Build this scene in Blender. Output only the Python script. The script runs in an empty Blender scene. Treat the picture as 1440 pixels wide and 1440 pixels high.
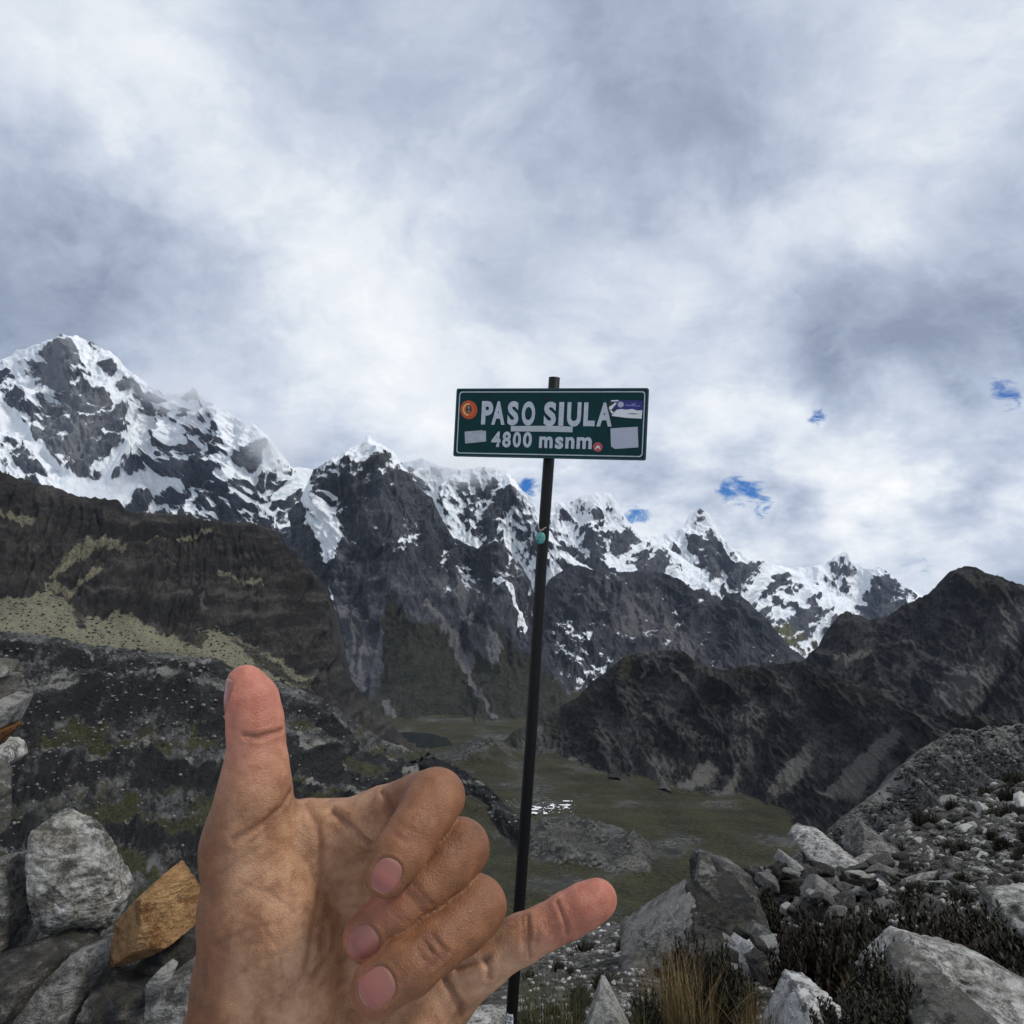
import bpy, bmesh, math, random
import numpy as np
from mathutils import Vector, Matrix
from mathutils.bvhtree import BVHTree

# ------------------------------------------------------------------ camera
F = 1247.0                       # focal length in photograph pixels (1440 wide)
PITCH = math.atan(160 / F)       # the camera looks slightly up
EYE = np.array([0.0, 0.0, 1.6])
scene = bpy.context.scene
col = scene.collection
cam_data = bpy.data.cameras.new('camera')
cam_data.sensor_width = 36.0
cam_data.angle = 2 * math.atan(720 / F)
cam_data.clip_start = 0.01
cam_data.clip_end = 60000
cam = bpy.data.objects.new('camera', cam_data)
cam.location = EYE
cam.rotation_euler = (math.radians(90) + PITCH, 0, 0)
col.objects.link(cam)
scene.camera = cam

# ------------------------------------------------------------------ render settings
scene.render.engine = 'CYCLES'
scene.cycles.use_denoising = True
scene.cycles.max_bounces = 6
scene.cycles.diffuse_bounces = 3
scene.cycles.volume_bounces = 3
scene.cycles.volume_max_steps = 256
scene.view_settings.view_transform = 'Standard'
scene.view_settings.look = 'None'
scene.view_settings.exposure = 0.0
scene.view_settings.gamma = 1.0
scene.view_settings.use_curve_mapping = False

# ------------------------------------------------------------------ pixel helpers
_cp, _sp = math.cos(PITCH), math.sin(PITCH)
RIGHT = np.array([1.0, 0, 0]); FWD = np.array([0, _cp, _sp]); UP = np.array([0, -_sp, _cp])

def at(px, py, d):
    """world point seen at photograph pixel (px, py) at depth d metres"""
    px = np.asarray(px, float); py = np.asarray(py, float); d = np.asarray(d, float)
    return EYE + ((px - 720) / F * d)[..., None] * RIGHT + ((720 - py) / F * d)[..., None] * UP + d[..., None] * FWD

def pv(px, py, d):
    return Vector(at(px, py, d))

def direction(px, py):
    v = at(px, py, 1.0) - EYE
    return v / np.linalg.norm(v)

# ------------------------------------------------------------------ sky and sun
SUN_DIR = Vector((0.70, -0.30, 0.85)).normalized()     # from the scene towards the sun
sun_el = math.asin(SUN_DIR.z)
sun_az = math.atan2(SUN_DIR.x, SUN_DIR.y)

def build_world():
    w = bpy.data.worlds.new('World'); scene.world = w
    w.use_nodes = True
    nt = w.node_tree; nt.nodes.clear()
    N = nt.nodes.new; L = nt.links.new
    def math_(op, a, b=None, c=None, clamp=False):
        n = N('ShaderNodeMath'); n.operation = op; n.use_clamp = clamp
        for i, v in enumerate((a, b, c)):
            if v is None: continue
            if isinstance(v, (int, float)): n.inputs[i].default_value = v
            else: L(v, n.inputs[i])
        return n.outputs[0]
    def vmath(op, a, b=None, scale=None):
        n = N('ShaderNodeVectorMath'); n.operation = op
        for i, v in enumerate((a, b)):
            if v is None: continue
            if isinstance(v, (tuple, list)): n.inputs[i].default_value = v
            else: L(v, n.inputs[i])
        if scale is not None: n.inputs['Scale'].default_value = scale
        return n.outputs['Value'] if op == 'DOT_PRODUCT' else n.outputs[0]
    def noise(vec, scale, detail=6, rough=.55, dist=0., out='Fac'):
        n = N('ShaderNodeTexNoise'); n.inputs['Scale'].default_value = scale
        n.inputs['Detail'].default_value = detail; n.inputs['Roughness'].default_value = rough
        n.inputs['Distortion'].default_value = dist
        L(vec, n.inputs['Vector']); return n.outputs[out]
    tc = N('ShaderNodeTexCoord').outputs['Generated']
    d = vmath('NORMALIZE', tc)
    sep = N('ShaderNodeSeparateXYZ'); L(d, sep.inputs[0])
    den = math_('ADD', math_('MAXIMUM', sep.outputs[2], -0.05), 0.42)
    comb = N('ShaderNodeCombineXYZ')
    L(math_('DIVIDE', sep.outputs[0], den), comb.inputs[0])
    L(math_('DIVIDE', sep.outputs[1], den), comb.inputs[1])
    q = comb.outputs[0]
    # warp the layer a little so that no cloud is round
    wc = noise(q, 1.6, 6, .62, 0., 'Color')
    wv = vmath('SCALE', vmath('SUBTRACT', wc, (.5, .5, .5)), scale=.42)
    qw = vmath('ADD', q, wv)
    big = noise(qw, 1.0, 3, .5, .2)
    mid = noise(qw, 2.9, 8, .60, .05)
    fine = noise(vmath('ADD', qw, (7.3, 2.1, 4.4)), 7.5, 9, .62, .1)
    val = math_('ADD', math_('MULTIPLY', math_('SUBTRACT', big, .5), .55), .56)
    val = math_('MULTIPLY_ADD', math_('SUBTRACT', mid, .5), .85, val)
    val = math_('MULTIPLY_ADD', math_('SUBTRACT', fine, .5), .42, val)
    # heaped clouds low over the far peaks
    puff = noise(vmath('ADD', vmath('MULTIPLY', d, (1, 1, 1.7)), (1.3, 4.1, .6)), 11., 8, .56, .1)
    lowb = math_('SUBTRACT', 1.0, math_('MULTIPLY', math_('ABSOLUTE', math_('SUBTRACT', sep.outputs[2], .13)), 6.0), clamp=True)
    val = math_('MULTIPLY_ADD', math_('MULTIPLY', math_('SUBTRACT', puff, .5), lowb), 1.5, val)
    # broad dark and bright cloud masses
    dw = vmath('NORMALIZE', vmath('ADD', d, vmath('SCALE', vmath('SUBTRACT', noise(d, 3.2, 6, .6, .3, 'Color'), (.5, .5, .5)), scale=.42)))
    blobs = BLOBS
    for (px, py, rad, amp) in blobs:
        v = direction(px, py)
        dt = vmath('DOT_PRODUCT', dw, tuple(v))
        k = 1.0 / (1 - math.cos(math.radians(rad)))
        g = math_('EXPONENT', math_('MULTIPLY', math_('SUBTRACT', dt, 1.0), k))
        val = math_('MULTIPLY_ADD', g, amp * .85, val)
    ramp = N('ShaderNodeValToRGB'); L(val, ramp.inputs[0])
    e = ramp.color_ramp.elements
    stops = ((.12, (.23, .275, .37)), (.36, (.38, .44, .55)), (.56, (.54, .595, .69)), (.74, (.72, .757, .805)), (.98, (.90, .905, .905)))
    e[0].position, e[1].position = stops[0][0], stops[-1][0]
    for i, (p, c) in enumerate(stops):
        el = e[0] if i == 0 else (e[len(e) - 1] if i == len(stops) - 1 else e.new(p))
        el.color = (*c, 1)
    STR = 0.085
    cl = N('ShaderNodeVectorMath'); cl.operation = 'SCALE'; cl.inputs['Scale'].default_value = CLOUD_GAIN / STR
    L(ramp.outputs[0], cl.inputs[0])
    sky = N('ShaderNodeTexSky'); sky.sky_type = 'NISHITA'; sky.sun_disc = False
    sky.sun_elevation = sun_el; sky.sun_rotation = sun_az
    sky.altitude = 3000; sky.air_density = 1.3; sky.dust_density = .1; sky.ozone_density = 5.0
    # gaps of clear sky between the clouds
    hole = None
    fr = math_('ADD', math_('MULTIPLY', noise(vmath('MULTIPLY', vmath('ADD', d, (3.1, 0, 0)), (1, 1, 2.2)), 26, 7, .62, .8), 1.0), -.5)
    for (px, py, rad, amp) in HOLES:
        v = direction(px, py)
        dt = vmath('DOT_PRODUCT', dw, tuple(v))
        dt0 = vmath('DOT_PRODUCT', d, tuple(v))
        dt = math_('ADD', math_('MULTIPLY', dt, .06), math_('MULTIPLY', dt0, .94))
        k = 1.0 / (1 - math.cos(math.radians(rad)))
        g = math_('MULTIPLY', math_('EXPONENT', math_('MULTIPLY', math_('SUBTRACT', dt, 1.0), k)), amp)
        hole = g if hole is None else math_('MAXIMUM', hole, g)
    hole = math_('MULTIPLY_ADD', fr, 2.6, hole)
    mr = N('ShaderNodeMapRange'); mr.interpolation_type = 'SMOOTHSTEP'
    mr.inputs['From Min'].default_value = .48; mr.inputs['From Max'].default_value = 1.05
    L(hole, mr.inputs['Value'])
    mix = N('ShaderNodeMix'); mix.data_type = 'RGBA'
    hs = N('ShaderNodeHueSaturation'); hs.inputs['Hue'].default_value = .520; hs.inputs['Saturation'].default_value = 1.5; hs.inputs['Value'].default_value = 1.0; L(sky.outputs[0], hs.inputs['Color'])
    L(mr.outputs[0], mix.inputs['Factor']); L(cl.outputs[0], mix.inputs['A']); L(hs.outputs[0], mix.inputs['B'])
    bg = N('ShaderNodeBackground'); bg.inputs['Strength'].default_value = STR
    L(mix.outputs['Result'], bg.inputs['Color'])
    out = N('ShaderNodeOutputWorld'); L(bg.outputs[0], out.inputs['Surface'])
    w.cycles.sampling_method = 'MANUAL'; w.cycles.sample_map_resolution = 512

CLOUD_GAIN = 1.14
# (pixel x, pixel y, angular radius in degrees, change of brightness)
BLOBS = [(90, 320, 7, -.34), (190, 420, 6, -.22), (20, 420, 6, -.12), (330, 330, 6, .16), (470, 390, 6, .14), (590, 300, 5, .10),
         (880, 190, 9, -.26), (1000, 110, 8, -.22), (600, 140, 7, -.12), (1290, 465, 7, -.46), (1130, 490, 5, -.26), (1420, 430, 5, -.2),
         (1000, 350, 7, .2), (1180, 220, 8, .16), (110, 40, 7, .2), (290, 120, 5, .14), (1340, 210, 4, -.2),
         (1250, 640, 6, .22), (1060, 610, 5, .24), (1400, 620, 5, .28), (1180, 690, 4, .12), (480, 510, 7, .18), (600, 600, 7, .14), (760, 410, 3, -.15),
         (1380, 660, 3, -.2), (1130, 720, 3, -.16), (1300, 800, 6, .1), (1400, 90, 7, .05), (420, 80, 7, -.08), (230, 520, 4, -.08)]
HOLES = [(1045, 690, 1.5, 1.0), (1070, 712, .9, .95), (1022, 688, .8, .95), (1416, 556, 1.2, .9), (1146, 588, .8, .85), (741, 684, 1.1, 1.0), (893, 729, .8, 1.0),
         (1300, 800, 1.5, .75)]
build_world()

sl = bpy.data.lights.new('sun', 'SUN'); sl.energy = 2.4; sl.angle = math.radians(10); sl.color = (1, .955, .9)
sun = bpy.data.objects.new('sun', sl); sun.rotation_euler = (-SUN_DIR).to_track_quat('-Z', 'Y').to_euler()
sun.location = (30, -30, 60); col.objects.link(sun)

# ------------------------------------------------------------------ numpy noise
_rng = np.random.RandomState(7)
_A = np.linspace(0, 2 * np.pi, 256, endpoint=False); _G2 = np.stack([np.cos(_A), np.sin(_A)], 1).astype(np.float32)
_g3 = _rng.normal(size=(256, 3)); _G3 = (_g3 / np.linalg.norm(_g3, axis=1)[:, None]).astype(np.float32)
_U = np.uint32

def _hash(ix, iy, iz, seed):
    with np.errstate(over='ignore'):
        n = ix.astype(np.int64).astype(_U) * _U(374761393) + iy.astype(np.int64).astype(_U) * _U(668265263)
        if iz is not None: n = n + iz.astype(np.int64).astype(_U) * _U(2147483647 - 58)
        n = n + _U(seed * 97 + 13) * _U(2654435761)
        n = (n ^ (n >> _U(13))) * _U(1274126177)
        n = (n ^ (n >> _U(15))) * _U(2246822519)
        return ((n >> _U(16)) & _U(255)).astype(np.int64)

def perlin2(x, y, seed=0):
    x = np.asarray(x, np.float64); y = np.asarray(y, np.float64)
    x0 = np.floor(x); y0 = np.floor(y); fx = (x - x0); fy = (y - y0)
    u = fx * fx * fx * (fx * (fx * 6 - 15) + 10); v = fy * fy * fy * (fy * (fy * 6 - 15) + 10)
    def g(dx, dy):
        G = _G2[_hash(x0 + dx, y0 + dy, None, seed)]
        return G[..., 0] * (fx - dx) + G[..., 1] * (fy - dy)
    a = g(0, 0); b = g(1, 0); c = g(0, 1); d = g(1, 1)
    return ((a + (b - a) * u) * (1 - v) + (c + (d - c) * u) * v) * 1.5

def perlin3(x, y, z, seed=0):
    x0 = np.floor(x); y0 = np.floor(y); z0 = np.floor(z); fx = x - x0; fy = y - y0; fz = z - z0
    f = lambda t: t * t * t * (t * (t * 6 - 15) + 10)
    u, v, w = f(fx), f(fy), f(fz)
    def g(dx, dy, dz):
        G = _G3[_hash(x0 + dx, y0 + dy, z0 + dz, seed)]
        return G[..., 0] * (fx - dx) + G[..., 1] * (fy - dy) + G[..., 2] * (fz - dz)
    l = lambda a, b, t: a + (b - a) * t
    return l(l(l(g(0,0,0), g(1,0,0), u), l(g(0,1,0), g(1,1,0), u), v), l(l(g(0,0,1), g(1,0,1), u), l(g(0,1,1), g(1,1,1), u), v), w) * 1.5

def fbm2(x, y, o=5, gain=.5, seed=0, lac=2.03):
    s = 0; a = 1.; t = 0
    for i in range(o):
        s = s + a * perlin2(x, y, seed + i); t += a; a *= gain; x = x * lac + 5.3; y = y * lac + 1.7
    return s / t

def fbm3(p, o=4, gain=.5, seed=0):
    s = 0; a = 1.; t = 0; p = np.array(p, float)
    for i in range(o):
        s = s + a * perlin3(p[..., 0], p[..., 1], p[..., 2], seed + i); t += a; a *= gain; p = p * 2.03 + 3.1
    return s / t

def ridged2(x, y, o=6, gain=.48, seed=0, lac=2.1):
    s = 0; a = 1.; w = 1.; t = 0
    for i in range(o):
        n = 1 - np.abs(perlin2(x, y, seed + i)) * 1.6
        n = np.clip(n, 0, 1) ** 2
        s = s + a * n * w; w = np.clip(n * 1.6, .25, 1); t += a; a *= gain
        x = x * lac + 9.1; y = y * lac + 4.3
    return s / t

def sstep(a, b, x):
    t = np.clip((x - a) / (b - a), 0, 1); return t * t * (3 - 2 * t)

def seg_dist(X, Y, poly, closed=False):
    d = np.full(np.shape(X), 1e9); n = len(poly)
    for i in range(n if closed else n - 1):
        ax, ay = poly[i][:2]; bx, by = poly[(i + 1) % n][:2]
        ux, uy = bx - ax, by - ay; L2 = ux * ux + uy * uy + 1e-9
        t = np.clip(((X - ax) * ux + (Y - ay) * uy) / L2, 0, 1)
        d = np.minimum(d, (X - ax - t * ux) ** 2 + (Y - ay - t * uy) ** 2)
    return np.sqrt(d)

def inside(X, Y, poly):
    r = np.zeros(np.shape(X), bool); n = len(poly)
    for i in range(n):
        ax, ay = poly[i]; bx, by = poly[(i + 1) % n]
        if ay == by: continue
        c = ((ay > Y) != (by > Y)) & (X < (bx - ax) * (Y - ay) / (by - ay) + ax)
        r ^= c
    return r

def region(X, Y, poly, soft=6):
    """1 inside the outline, 0 outside, with a soft edge"""
    d = seg_dist(X, Y, poly, True); d = np.where(inside(X, Y, poly), d, -d)
    return sstep(-soft, soft, d)

# ------------------------------------------------------------------ object helpers
def tag(o, label=None, cat=None, group=None, kind=None):
    if label: o['label'] = label
    if cat: o['category'] = cat
    if group: o['group'] = group
    if kind: o['kind'] = kind
    return o

def mesh_np(name, verts, faces, smooth=True, attrs=None):
    """mesh from arrays; faces (n,3) or (n,4); attrs {name: (nverts,4)} point colours"""
    me = bpy.data.meshes.new(name); verts = np.asarray(verts, np.float32); faces = np.asarray(faces, np.int32)
    k = faces.shape[1]
    me.vertices.add(len(verts)); me.vertices.foreach_set('co', verts.ravel())
    me.loops.add(faces.size); me.loops.foreach_set('vertex_index', faces.ravel())
    me.polygons.add(len(faces)); me.polygons.foreach_set('loop_start', np.arange(0, faces.size, k, dtype=np.int32))
    if smooth: me.polygons.foreach_set('use_smooth', np.ones(len(faces), bool))
    me.update(calc_edges=True)
    for n, a in (attrs or {}).items():
        at_ = me.attributes.new(n, 'FLOAT_COLOR', 'POINT'); at_.data.foreach_set('color', np.asarray(a, np.float32).ravel())
    return me

def link(name, me, mat=None, parent=None):
    o = bpy.data.objects.new(name, me); col.objects.link(o)
    if mat is not None and me is not None and not me.materials: me.materials.append(mat)
    if parent is not None: o.parent = parent
    return o

def empty(name, loc=(0, 0, 0)):
    o = bpy.data.objects.new(name, None); o.location = loc; o.empty_display_size = .1; col.objects.link(o); return o

def grid_faces(nv, nu):
    i = np.arange(nv * nu).reshape(nv, nu)
    return np.stack([i[:-1, :-1], i[1:, :-1], i[1:, 1:], i[:-1, 1:]], -1).reshape(-1, 4)

class NT:
    """small node tree helper"""
    def __init__(s, name):
        s.m = bpy.data.materials.new(name); s.m.use_nodes = True; s.t = s.m.node_tree; s.t.nodes.clear()
        s.out = s.t.nodes.new('ShaderNodeOutputMaterial'); s.b = s.t.nodes.new('ShaderNodeBsdfPrincipled')
        s.t.links.new(s.b.outputs[0], s.out.inputs[0])
        s.b.inputs['Specular IOR Level'].default_value = .3
    def n(s, t, **k):
        o = s.t.nodes.new(t)
        for a, v in k.items(): setattr(o, a, v)
        return o
    def put(s, sock, v):
        if isinstance(v, bpy.types.NodeSocket): s.t.links.new(v, sock)
        elif v is not None:
            if isinstance(v, (tuple, list)) and len(v) == 3 and sock.type == 'RGBA': v = (*v, 1)
            sock.default_value = v
    def math(s, op, a, b=None, c=None, clamp=False):
        o = s.n('ShaderNodeMath', operation=op, use_clamp=clamp)
        for i, v in enumerate((a, b, c)): s.put(o.inputs[i], v) if v is not None else None
        return o.outputs[0]
    def coord(s, which='Object', scale=(1, 1, 1), rot=(0, 0, 0), loc=(0, 0, 0)):
        c = s.n('ShaderNodeTexCoord').outputs[which]; m = s.n('ShaderNodeMapping')
        m.inputs['Scale'].default_value = scale; m.inputs['Rotation'].default_value = rot; m.inputs['Location'].default_value = loc
        s.t.links.new(c, m.inputs[0]); return m.outputs[0]
    def noise(s, vec, scale, detail=6, rough=.55, dist=0., out='Fac'):
        o = s.n('ShaderNodeTexNoise'); s.put(o.inputs['Vector'], vec)
        for k, v in (('Scale', scale), ('Detail', detail), ('Roughness', rough), ('Distortion', dist)): s.put(o.inputs[k], v)
        return o.outputs[out]
    def voronoi(s, vec, scale, feature='F1', out='Distance', rand=1.):
        o = s.n('ShaderNodeTexVoronoi', feature=feature); s.put(o.inputs['Vector'], vec); o.inputs['Scale'].default_value = scale
        o.inputs['Randomness'].default_value = rand
        return o.outputs[out]
    def ramp(s, fac, stops):
        r = s.n('ShaderNodeValToRGB'); s.put(r.inputs[0], fac); e = r.color_ramp.elements
        while len(e) < len(stops): e.new(.5)
        for el, (p, c) in zip(e, stops):
            el.position = p; el.color = (*c, 1) if isinstance(c, (tuple, list)) else (c, c, c, 1)
        return r.outputs[0]
    def mix(s, f, a, b, blend='MIX'):
        o = s.n('ShaderNodeMix', data_type='RGBA', blend_type=blend)
        s.put(o.inputs['Factor'], f); s.put(o.inputs[6], a); s.put(o.inputs[7], b); return o.outputs[2]
    def attr(s, name, ch=None):
        a = s.n('ShaderNodeAttribute', attribute_name=name)
        if ch is None: return a.outputs['Color']
        p = s.n('ShaderNodeSeparateColor'); s.t.links.new(a.outputs['Color'], p.inputs[0]); return p.outputs[ch]
    def bump(s, h, dist, strength=1.):
        b = s.n('ShaderNodeBump'); s.put(b.inputs['Height'], h); b.inputs['Distance'].default_value = dist; b.inputs['Strength'].default_value = strength
        prev = s.b.inputs['Normal'].links
        if prev: s.t.links.new(prev[0].from_socket, b.inputs['Normal'])
        s.t.links.new(b.outputs[0], s.b.inputs['Normal'])
    def base(s, c, rough=.8):
        s.put(s.b.inputs['Base Color'], c); s.put(s.b.inputs['Roughness'], rough); return s.m

# ------------------------------------------------------------------ terrain
def terrain_mat(name, mpp, dark, light, grass=(.05, .052, .022), scree=(.16, .15, .12), stain=(.12, .095, .06), streak=5., bump=1.0, warm=.25, stones=0., stone_px=6.):
    """rock, snow, grass and scree; the vertex colour 'cover' says where: R snow, G grass, B scree, A rock tone"""
    t = NT(name); W = t.coord('Object')
    k = 1 / mpp
    n1 = t.noise(W, k / 60, 8, .62, .4)
    nv = t.noise(t.coord('Object', (1, 1, 1 / streak)), k / 9, 7, .65, .6)
    ns = t.noise(t.coord('Object', (.35, .35, 1.6), (.25, .18, 0)), k / 22, 6, .6, .5)
    nf = t.noise(W, k / 3.2, 6, .7, .2)
    f = t.math('MULTIPLY_ADD', nv, .45, t.math('MULTIPLY', n1, .35)); f = t.math('MULTIPLY_ADD', ns, .25, f); f = t.math('MULTIPLY_ADD', nf, .25, f)
    f = t.math('ADD', f, t.math('MULTIPLY_ADD', t.attr('tone', 0), .6, -.30))
    if stones:
        wv = t.n('ShaderNodeVectorMath', operation='ADD'); t.put(wv.inputs[0], W); sv = t.n('ShaderNodeVectorMath', operation='SCALE'); t.put(sv.inputs[0], t.noise(W, k / (stone_px * 1.5), 3, .6, 0, 'Color')); sv.inputs['Scale'].default_value = stone_px * mpp * 1.2; t.t.links.new(sv.outputs[0], wv.inputs[1])
        vcol = t.n('ShaderNodeSeparateColor'); t.put(vcol.inputs[0], t.voronoi(wv.outputs[0], k / stone_px, out='Color')); vd = t.voronoi(wv.outputs[0], k / stone_px)
        patch = t.ramp(t.noise(W, k / 38, 5, .65, .3), ((.40, 0.), (.60, 1.)))
        f = t.math('ADD', f, t.math('MULTIPLY', t.math('MULTIPLY', t.math('SUBTRACT', vcol.outputs[0], .45), patch), stones))
    mid = tuple((a + b) / 2 * .85 for a, b in zip(dark, light))
    c = t.ramp(f, ((.50, tuple(x * .5 for x in dark)), (.60, dark), (.69, mid), (.80, light)))
    c = t.mix(t.math('MULTIPLY', t.ramp(t.noise(W, k / 45, 5, .6, .6), ((.52, 0.), (.72, 1.))), warm), c, stain)
    gn = t.noise(W, k / 5, 6, .65)
    gcol = t.ramp(t.math('ADD', t.math('MULTIPLY', gn, .6), t.math('MULTIPLY', n1, .4)), ((.40, tuple(x * .35 for x in grass)), (.50, grass), (.62, tuple(x * 1.8 for x in grass))))
    scol = t.ramp(t.math('ADD', t.math('MULTIPLY', nf, .6), t.math('MULTIPLY', n1, .4)), ((.38, tuple(x * .42 for x in scree)), (.50, scree), (.64, tuple(x * 1.35 for x in scree))))
    edge = t.math('MULTIPLY_ADD', gn, .7, -.35)
    edge2 = t.math('MULTIPLY_ADD', nf, .9, -.45)
    def th(ch, e, a=.40, b=.62):
        m = t.n('ShaderNodeMapRange', interpolation_type='SMOOTHSTEP'); m.inputs['From Min'].default_value = a; m.inputs['From Max'].default_value = b
        t.put(m.inputs['Value'], t.math('ADD', t.attr('cover', ch), e)); return m.outputs[0]
    c = t.mix(th(2, t.math('ADD', edge2, t.math('MULTIPLY', edge, .6)), .34, .72), c, scol); c = t.mix(th(1, edge), c, gcol)
    sn = th(0, t.math('ADD', t.math('MULTIPLY', edge2, .85), t.math('MULTIPLY', edge, .35)), .36, .64)
    snc = t.ramp(t.noise(W, k / 12, 6, .6, .5), ((.3, (.62, .68, .74)), (.6, (.80, .82, .84))))
    c = t.mix(sn, c, snc)
    h = t.math('ADD', t.math('MULTIPLY', nv, .8), nf)
    if stones: h = t.math('ADD', h, t.math('MULTIPLY', t.math('MULTIPLY', vd, patch), -1.2))
    h = t.math('MULTIPLY', h, t.math('MULTIPLY_ADD', sn, -.65, 1.))
    t.bump(h, 5.0 * mpp * bump, .9)
    return t.base(c, .9)

def normals(P):
    du = np.gradient(P, axis=1); dv = np.gradient(P, axis=0)
    n = np.cross(dv, du); n /= np.linalg.norm(n, axis=2, keepdims=True) + 1e-9
    return n

def sheet(name, label, cat, top, bot, step, mat, relief, cover, p=.6, back=(.25, .5), jag=(2.0, 14), seed=1, xr=None, kind='structure', jag_keep=.3):
    """a mountain side between a crest line and a foot line, both (pixel x, pixel y, depth); the far side falls away behind the crest"""
    top = np.array(top, float); bot = np.array(bot, float)
    x0, x1 = xr or (top[0, 0], top[-1, 0])
    nu = int((x1 - x0) / step) + 1; px = np.linspace(x0, x1, nu)
    ty = np.interp(px, top[:, 0], top[:, 1]); td = np.interp(px, top[:, 0], top[:, 2])
    by = np.interp(px, bot[:, 0], bot[:, 1]); bd = np.interp(px, bot[:, 0], bot[:, 2])
    ty = ty + jag[0] * fbm2(px / jag[1], px * 0 + seed, 5, .62, seed) * 1.6
    by = np.maximum(by, ty + 2)
    nv = max(8, int((by - ty).max() / step) + 1)
    t = np.linspace(0, 1, nv)[:, None]
    PX = np.repeat(px[None], nv, 0); PY = ty + (by - ty) * t
    kk = max(3, int(26 / step)); ker = np.hanning(2 * kk + 1); ker /= ker.sum()
    sm = lambda a: np.convolve(np.pad(a, kk, mode='edge'), ker, 'valid')
    tys = sm(ty); bys = sm(by)
    h = np.clip((bys - PY) / np.maximum(bys - tys, 2), 0, 1.15)
    D = sm(bd) + (sm(td) - sm(bd)) * h ** p
    P = at(PX, PY, D)
    mpp = float(np.median(td)) / F
    dm = float(np.median(td)); kd = (D / dm) ** .3 * dm / F; S = (PX - 720) * kd; T = (PY - 600) * kd * 1.15
    ctx = dict(PX=PX, PY=PY, S=S / mpp, T=T / mpp, t=t + PX * 0, mpp=mpp, seed=seed, P=P)
    R = relief(ctx)
    R = R * (jag_keep + (1 - jag_keep) * sstep(0, 26, PY - ty))
    ctx['R'] = R; ctx['dc'] = PY - ty
    n0 = normals(P)
    # displacement mostly outwards, in metres
    P2 = P + n0 * (R * mpp)[..., None]
    n = normals(P2); ctx['n'] = n
    Pb = P2
    for _ in range(3):
        Pp = np.pad(Pb, ((2, 2), (2, 2), (0, 0)), mode='edge'); Pb = (Pp[:-4, 2:-2] + Pp[4:, 2:-2] + Pp[2:-2, :-4] + Pp[2:-2, 4:] + Pp[2:-2, 2:-2]) / 5
    ctx['nz'] = .75 * normals(Pb)[..., 2] + .25 * n[..., 2]
    cov, tone = cover(ctx)
    crest = P2[0]
    rows = []
    away = np.array([0, 1.0, 0])
    for f in (.12, .35, .7, 1.0):
        rows.append(crest + away * (f * back[0] * td)[:, None] - np.array([0, 0, 1.0]) * (f ** 1.3 * back[1] * back[0] * 2 * td)[:, None] * .8)
    rows = rows[::-1]
    V = np.concatenate([np.array(rows), P2], 0)
    C = np.concatenate([np.repeat(cov[:1], 4, 0), cov], 0); Tn = np.concatenate([np.repeat(tone[:1], 4, 0), tone], 0)
    me = mesh_np(name, V.reshape(-1, 3), grid_faces(nv + 4, nu), True,
                 {'cover': C.reshape(-1, 4), 'tone': np.repeat(Tn.reshape(-1, 1), 4, 1)})
    o = link(name, me, mat); tag(o, label, cat, kind=kind)
    o_grid[name + str(seed)] = P2
    return o
o_grid = {}

def rot(S, T, deg):
    c, s = math.cos(math.radians(deg)), math.sin(math.radians(deg)); return S * c + T * s, -S * s + T * c

def rock_relief(c, A=30, L=110, an=1.7, ang=12, o=7, flute=0, flL=14, seed=None, crest=.35, terr=0, terL=40, ledge=0, ledL=40, crag=.24):
    S, T, sd = c['S'], c['T'], (seed if seed is not None else c['seed'] * 11)
    w1 = fbm2(S / L * .8, T / L * .8, 4, .5, sd + 50); w2 = fbm2(S / L * .8 + 7, T / L * .8 + 3, 4, .5, sd + 60)
    s, t = rot(S, T, ang)
    r = ridged2(s / L + .45 * w1, t / (L * an) + .45 * w2, o, .5, sd)
    s2, t2 = rot(S, T, -ang * 2.2)
    r2 = ridged2(s2 / (L * .42) + .5 * w2, t2 / (L * .42 * an) + .5 * w1, o - 1, .5, sd + 20)
    R = A * (r - .45) * 1.25 + A * .5 * (r2 - .45)
    if flute:
        fl = ridged2(S / flL + w1 * 1.5, T / (flL * 6) + w2, 4, .55, sd + 30)
        R = R + flute * (fl - .4)
    if terr:
        q = (c['P'][..., 2] / c['mpp']) / terL + .9 * fbm2(S / 160, T / 160, 4, .55, sd + 40)
        fr = q - np.floor(q)
        R = R + terr * (sstep(.0, .75, fr) - fr)
    if ledge:
        q = T / ledL + 1.6 * fbm2(S / 150, T / 90, 4, .5, sd + 44); fr = q - np.floor(q)
        R = R + ledge * (.4 + .6 * sstep(-.3, .3, fbm2(S / 90, np.floor(q) * 3.7, 3, .5, sd + 45))) * (fr - sstep(.80, 1., fr))
    r3 = ridged2(S / (L * .14) + 1.2 * w2, T / (L * .17) + 1.2 * w1, 4, .55, sd + 90)
    R = R + A * crag * (r3 - .45)
    return R

def cov4(s, g=None, r=None):
    z = np.zeros_like(s); return np.stack([s, z if g is None else g, z if r is None else r, z + 1], -1)

def wob(c, a=6, L=22, seed=3):
    return c['PX'] + a * 2 * fbm2(c['PX'] / L, c['PY'] / L, 4, .55, seed), c['PY'] + a * 2 * fbm2(c['PX'] / L + 9, c['PY'] / L + 4, 4, .55, seed + 1)

def q(pts, s, ox, oy): return [(ox + x / s, oy + y / s) for x, y in pts]

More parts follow.
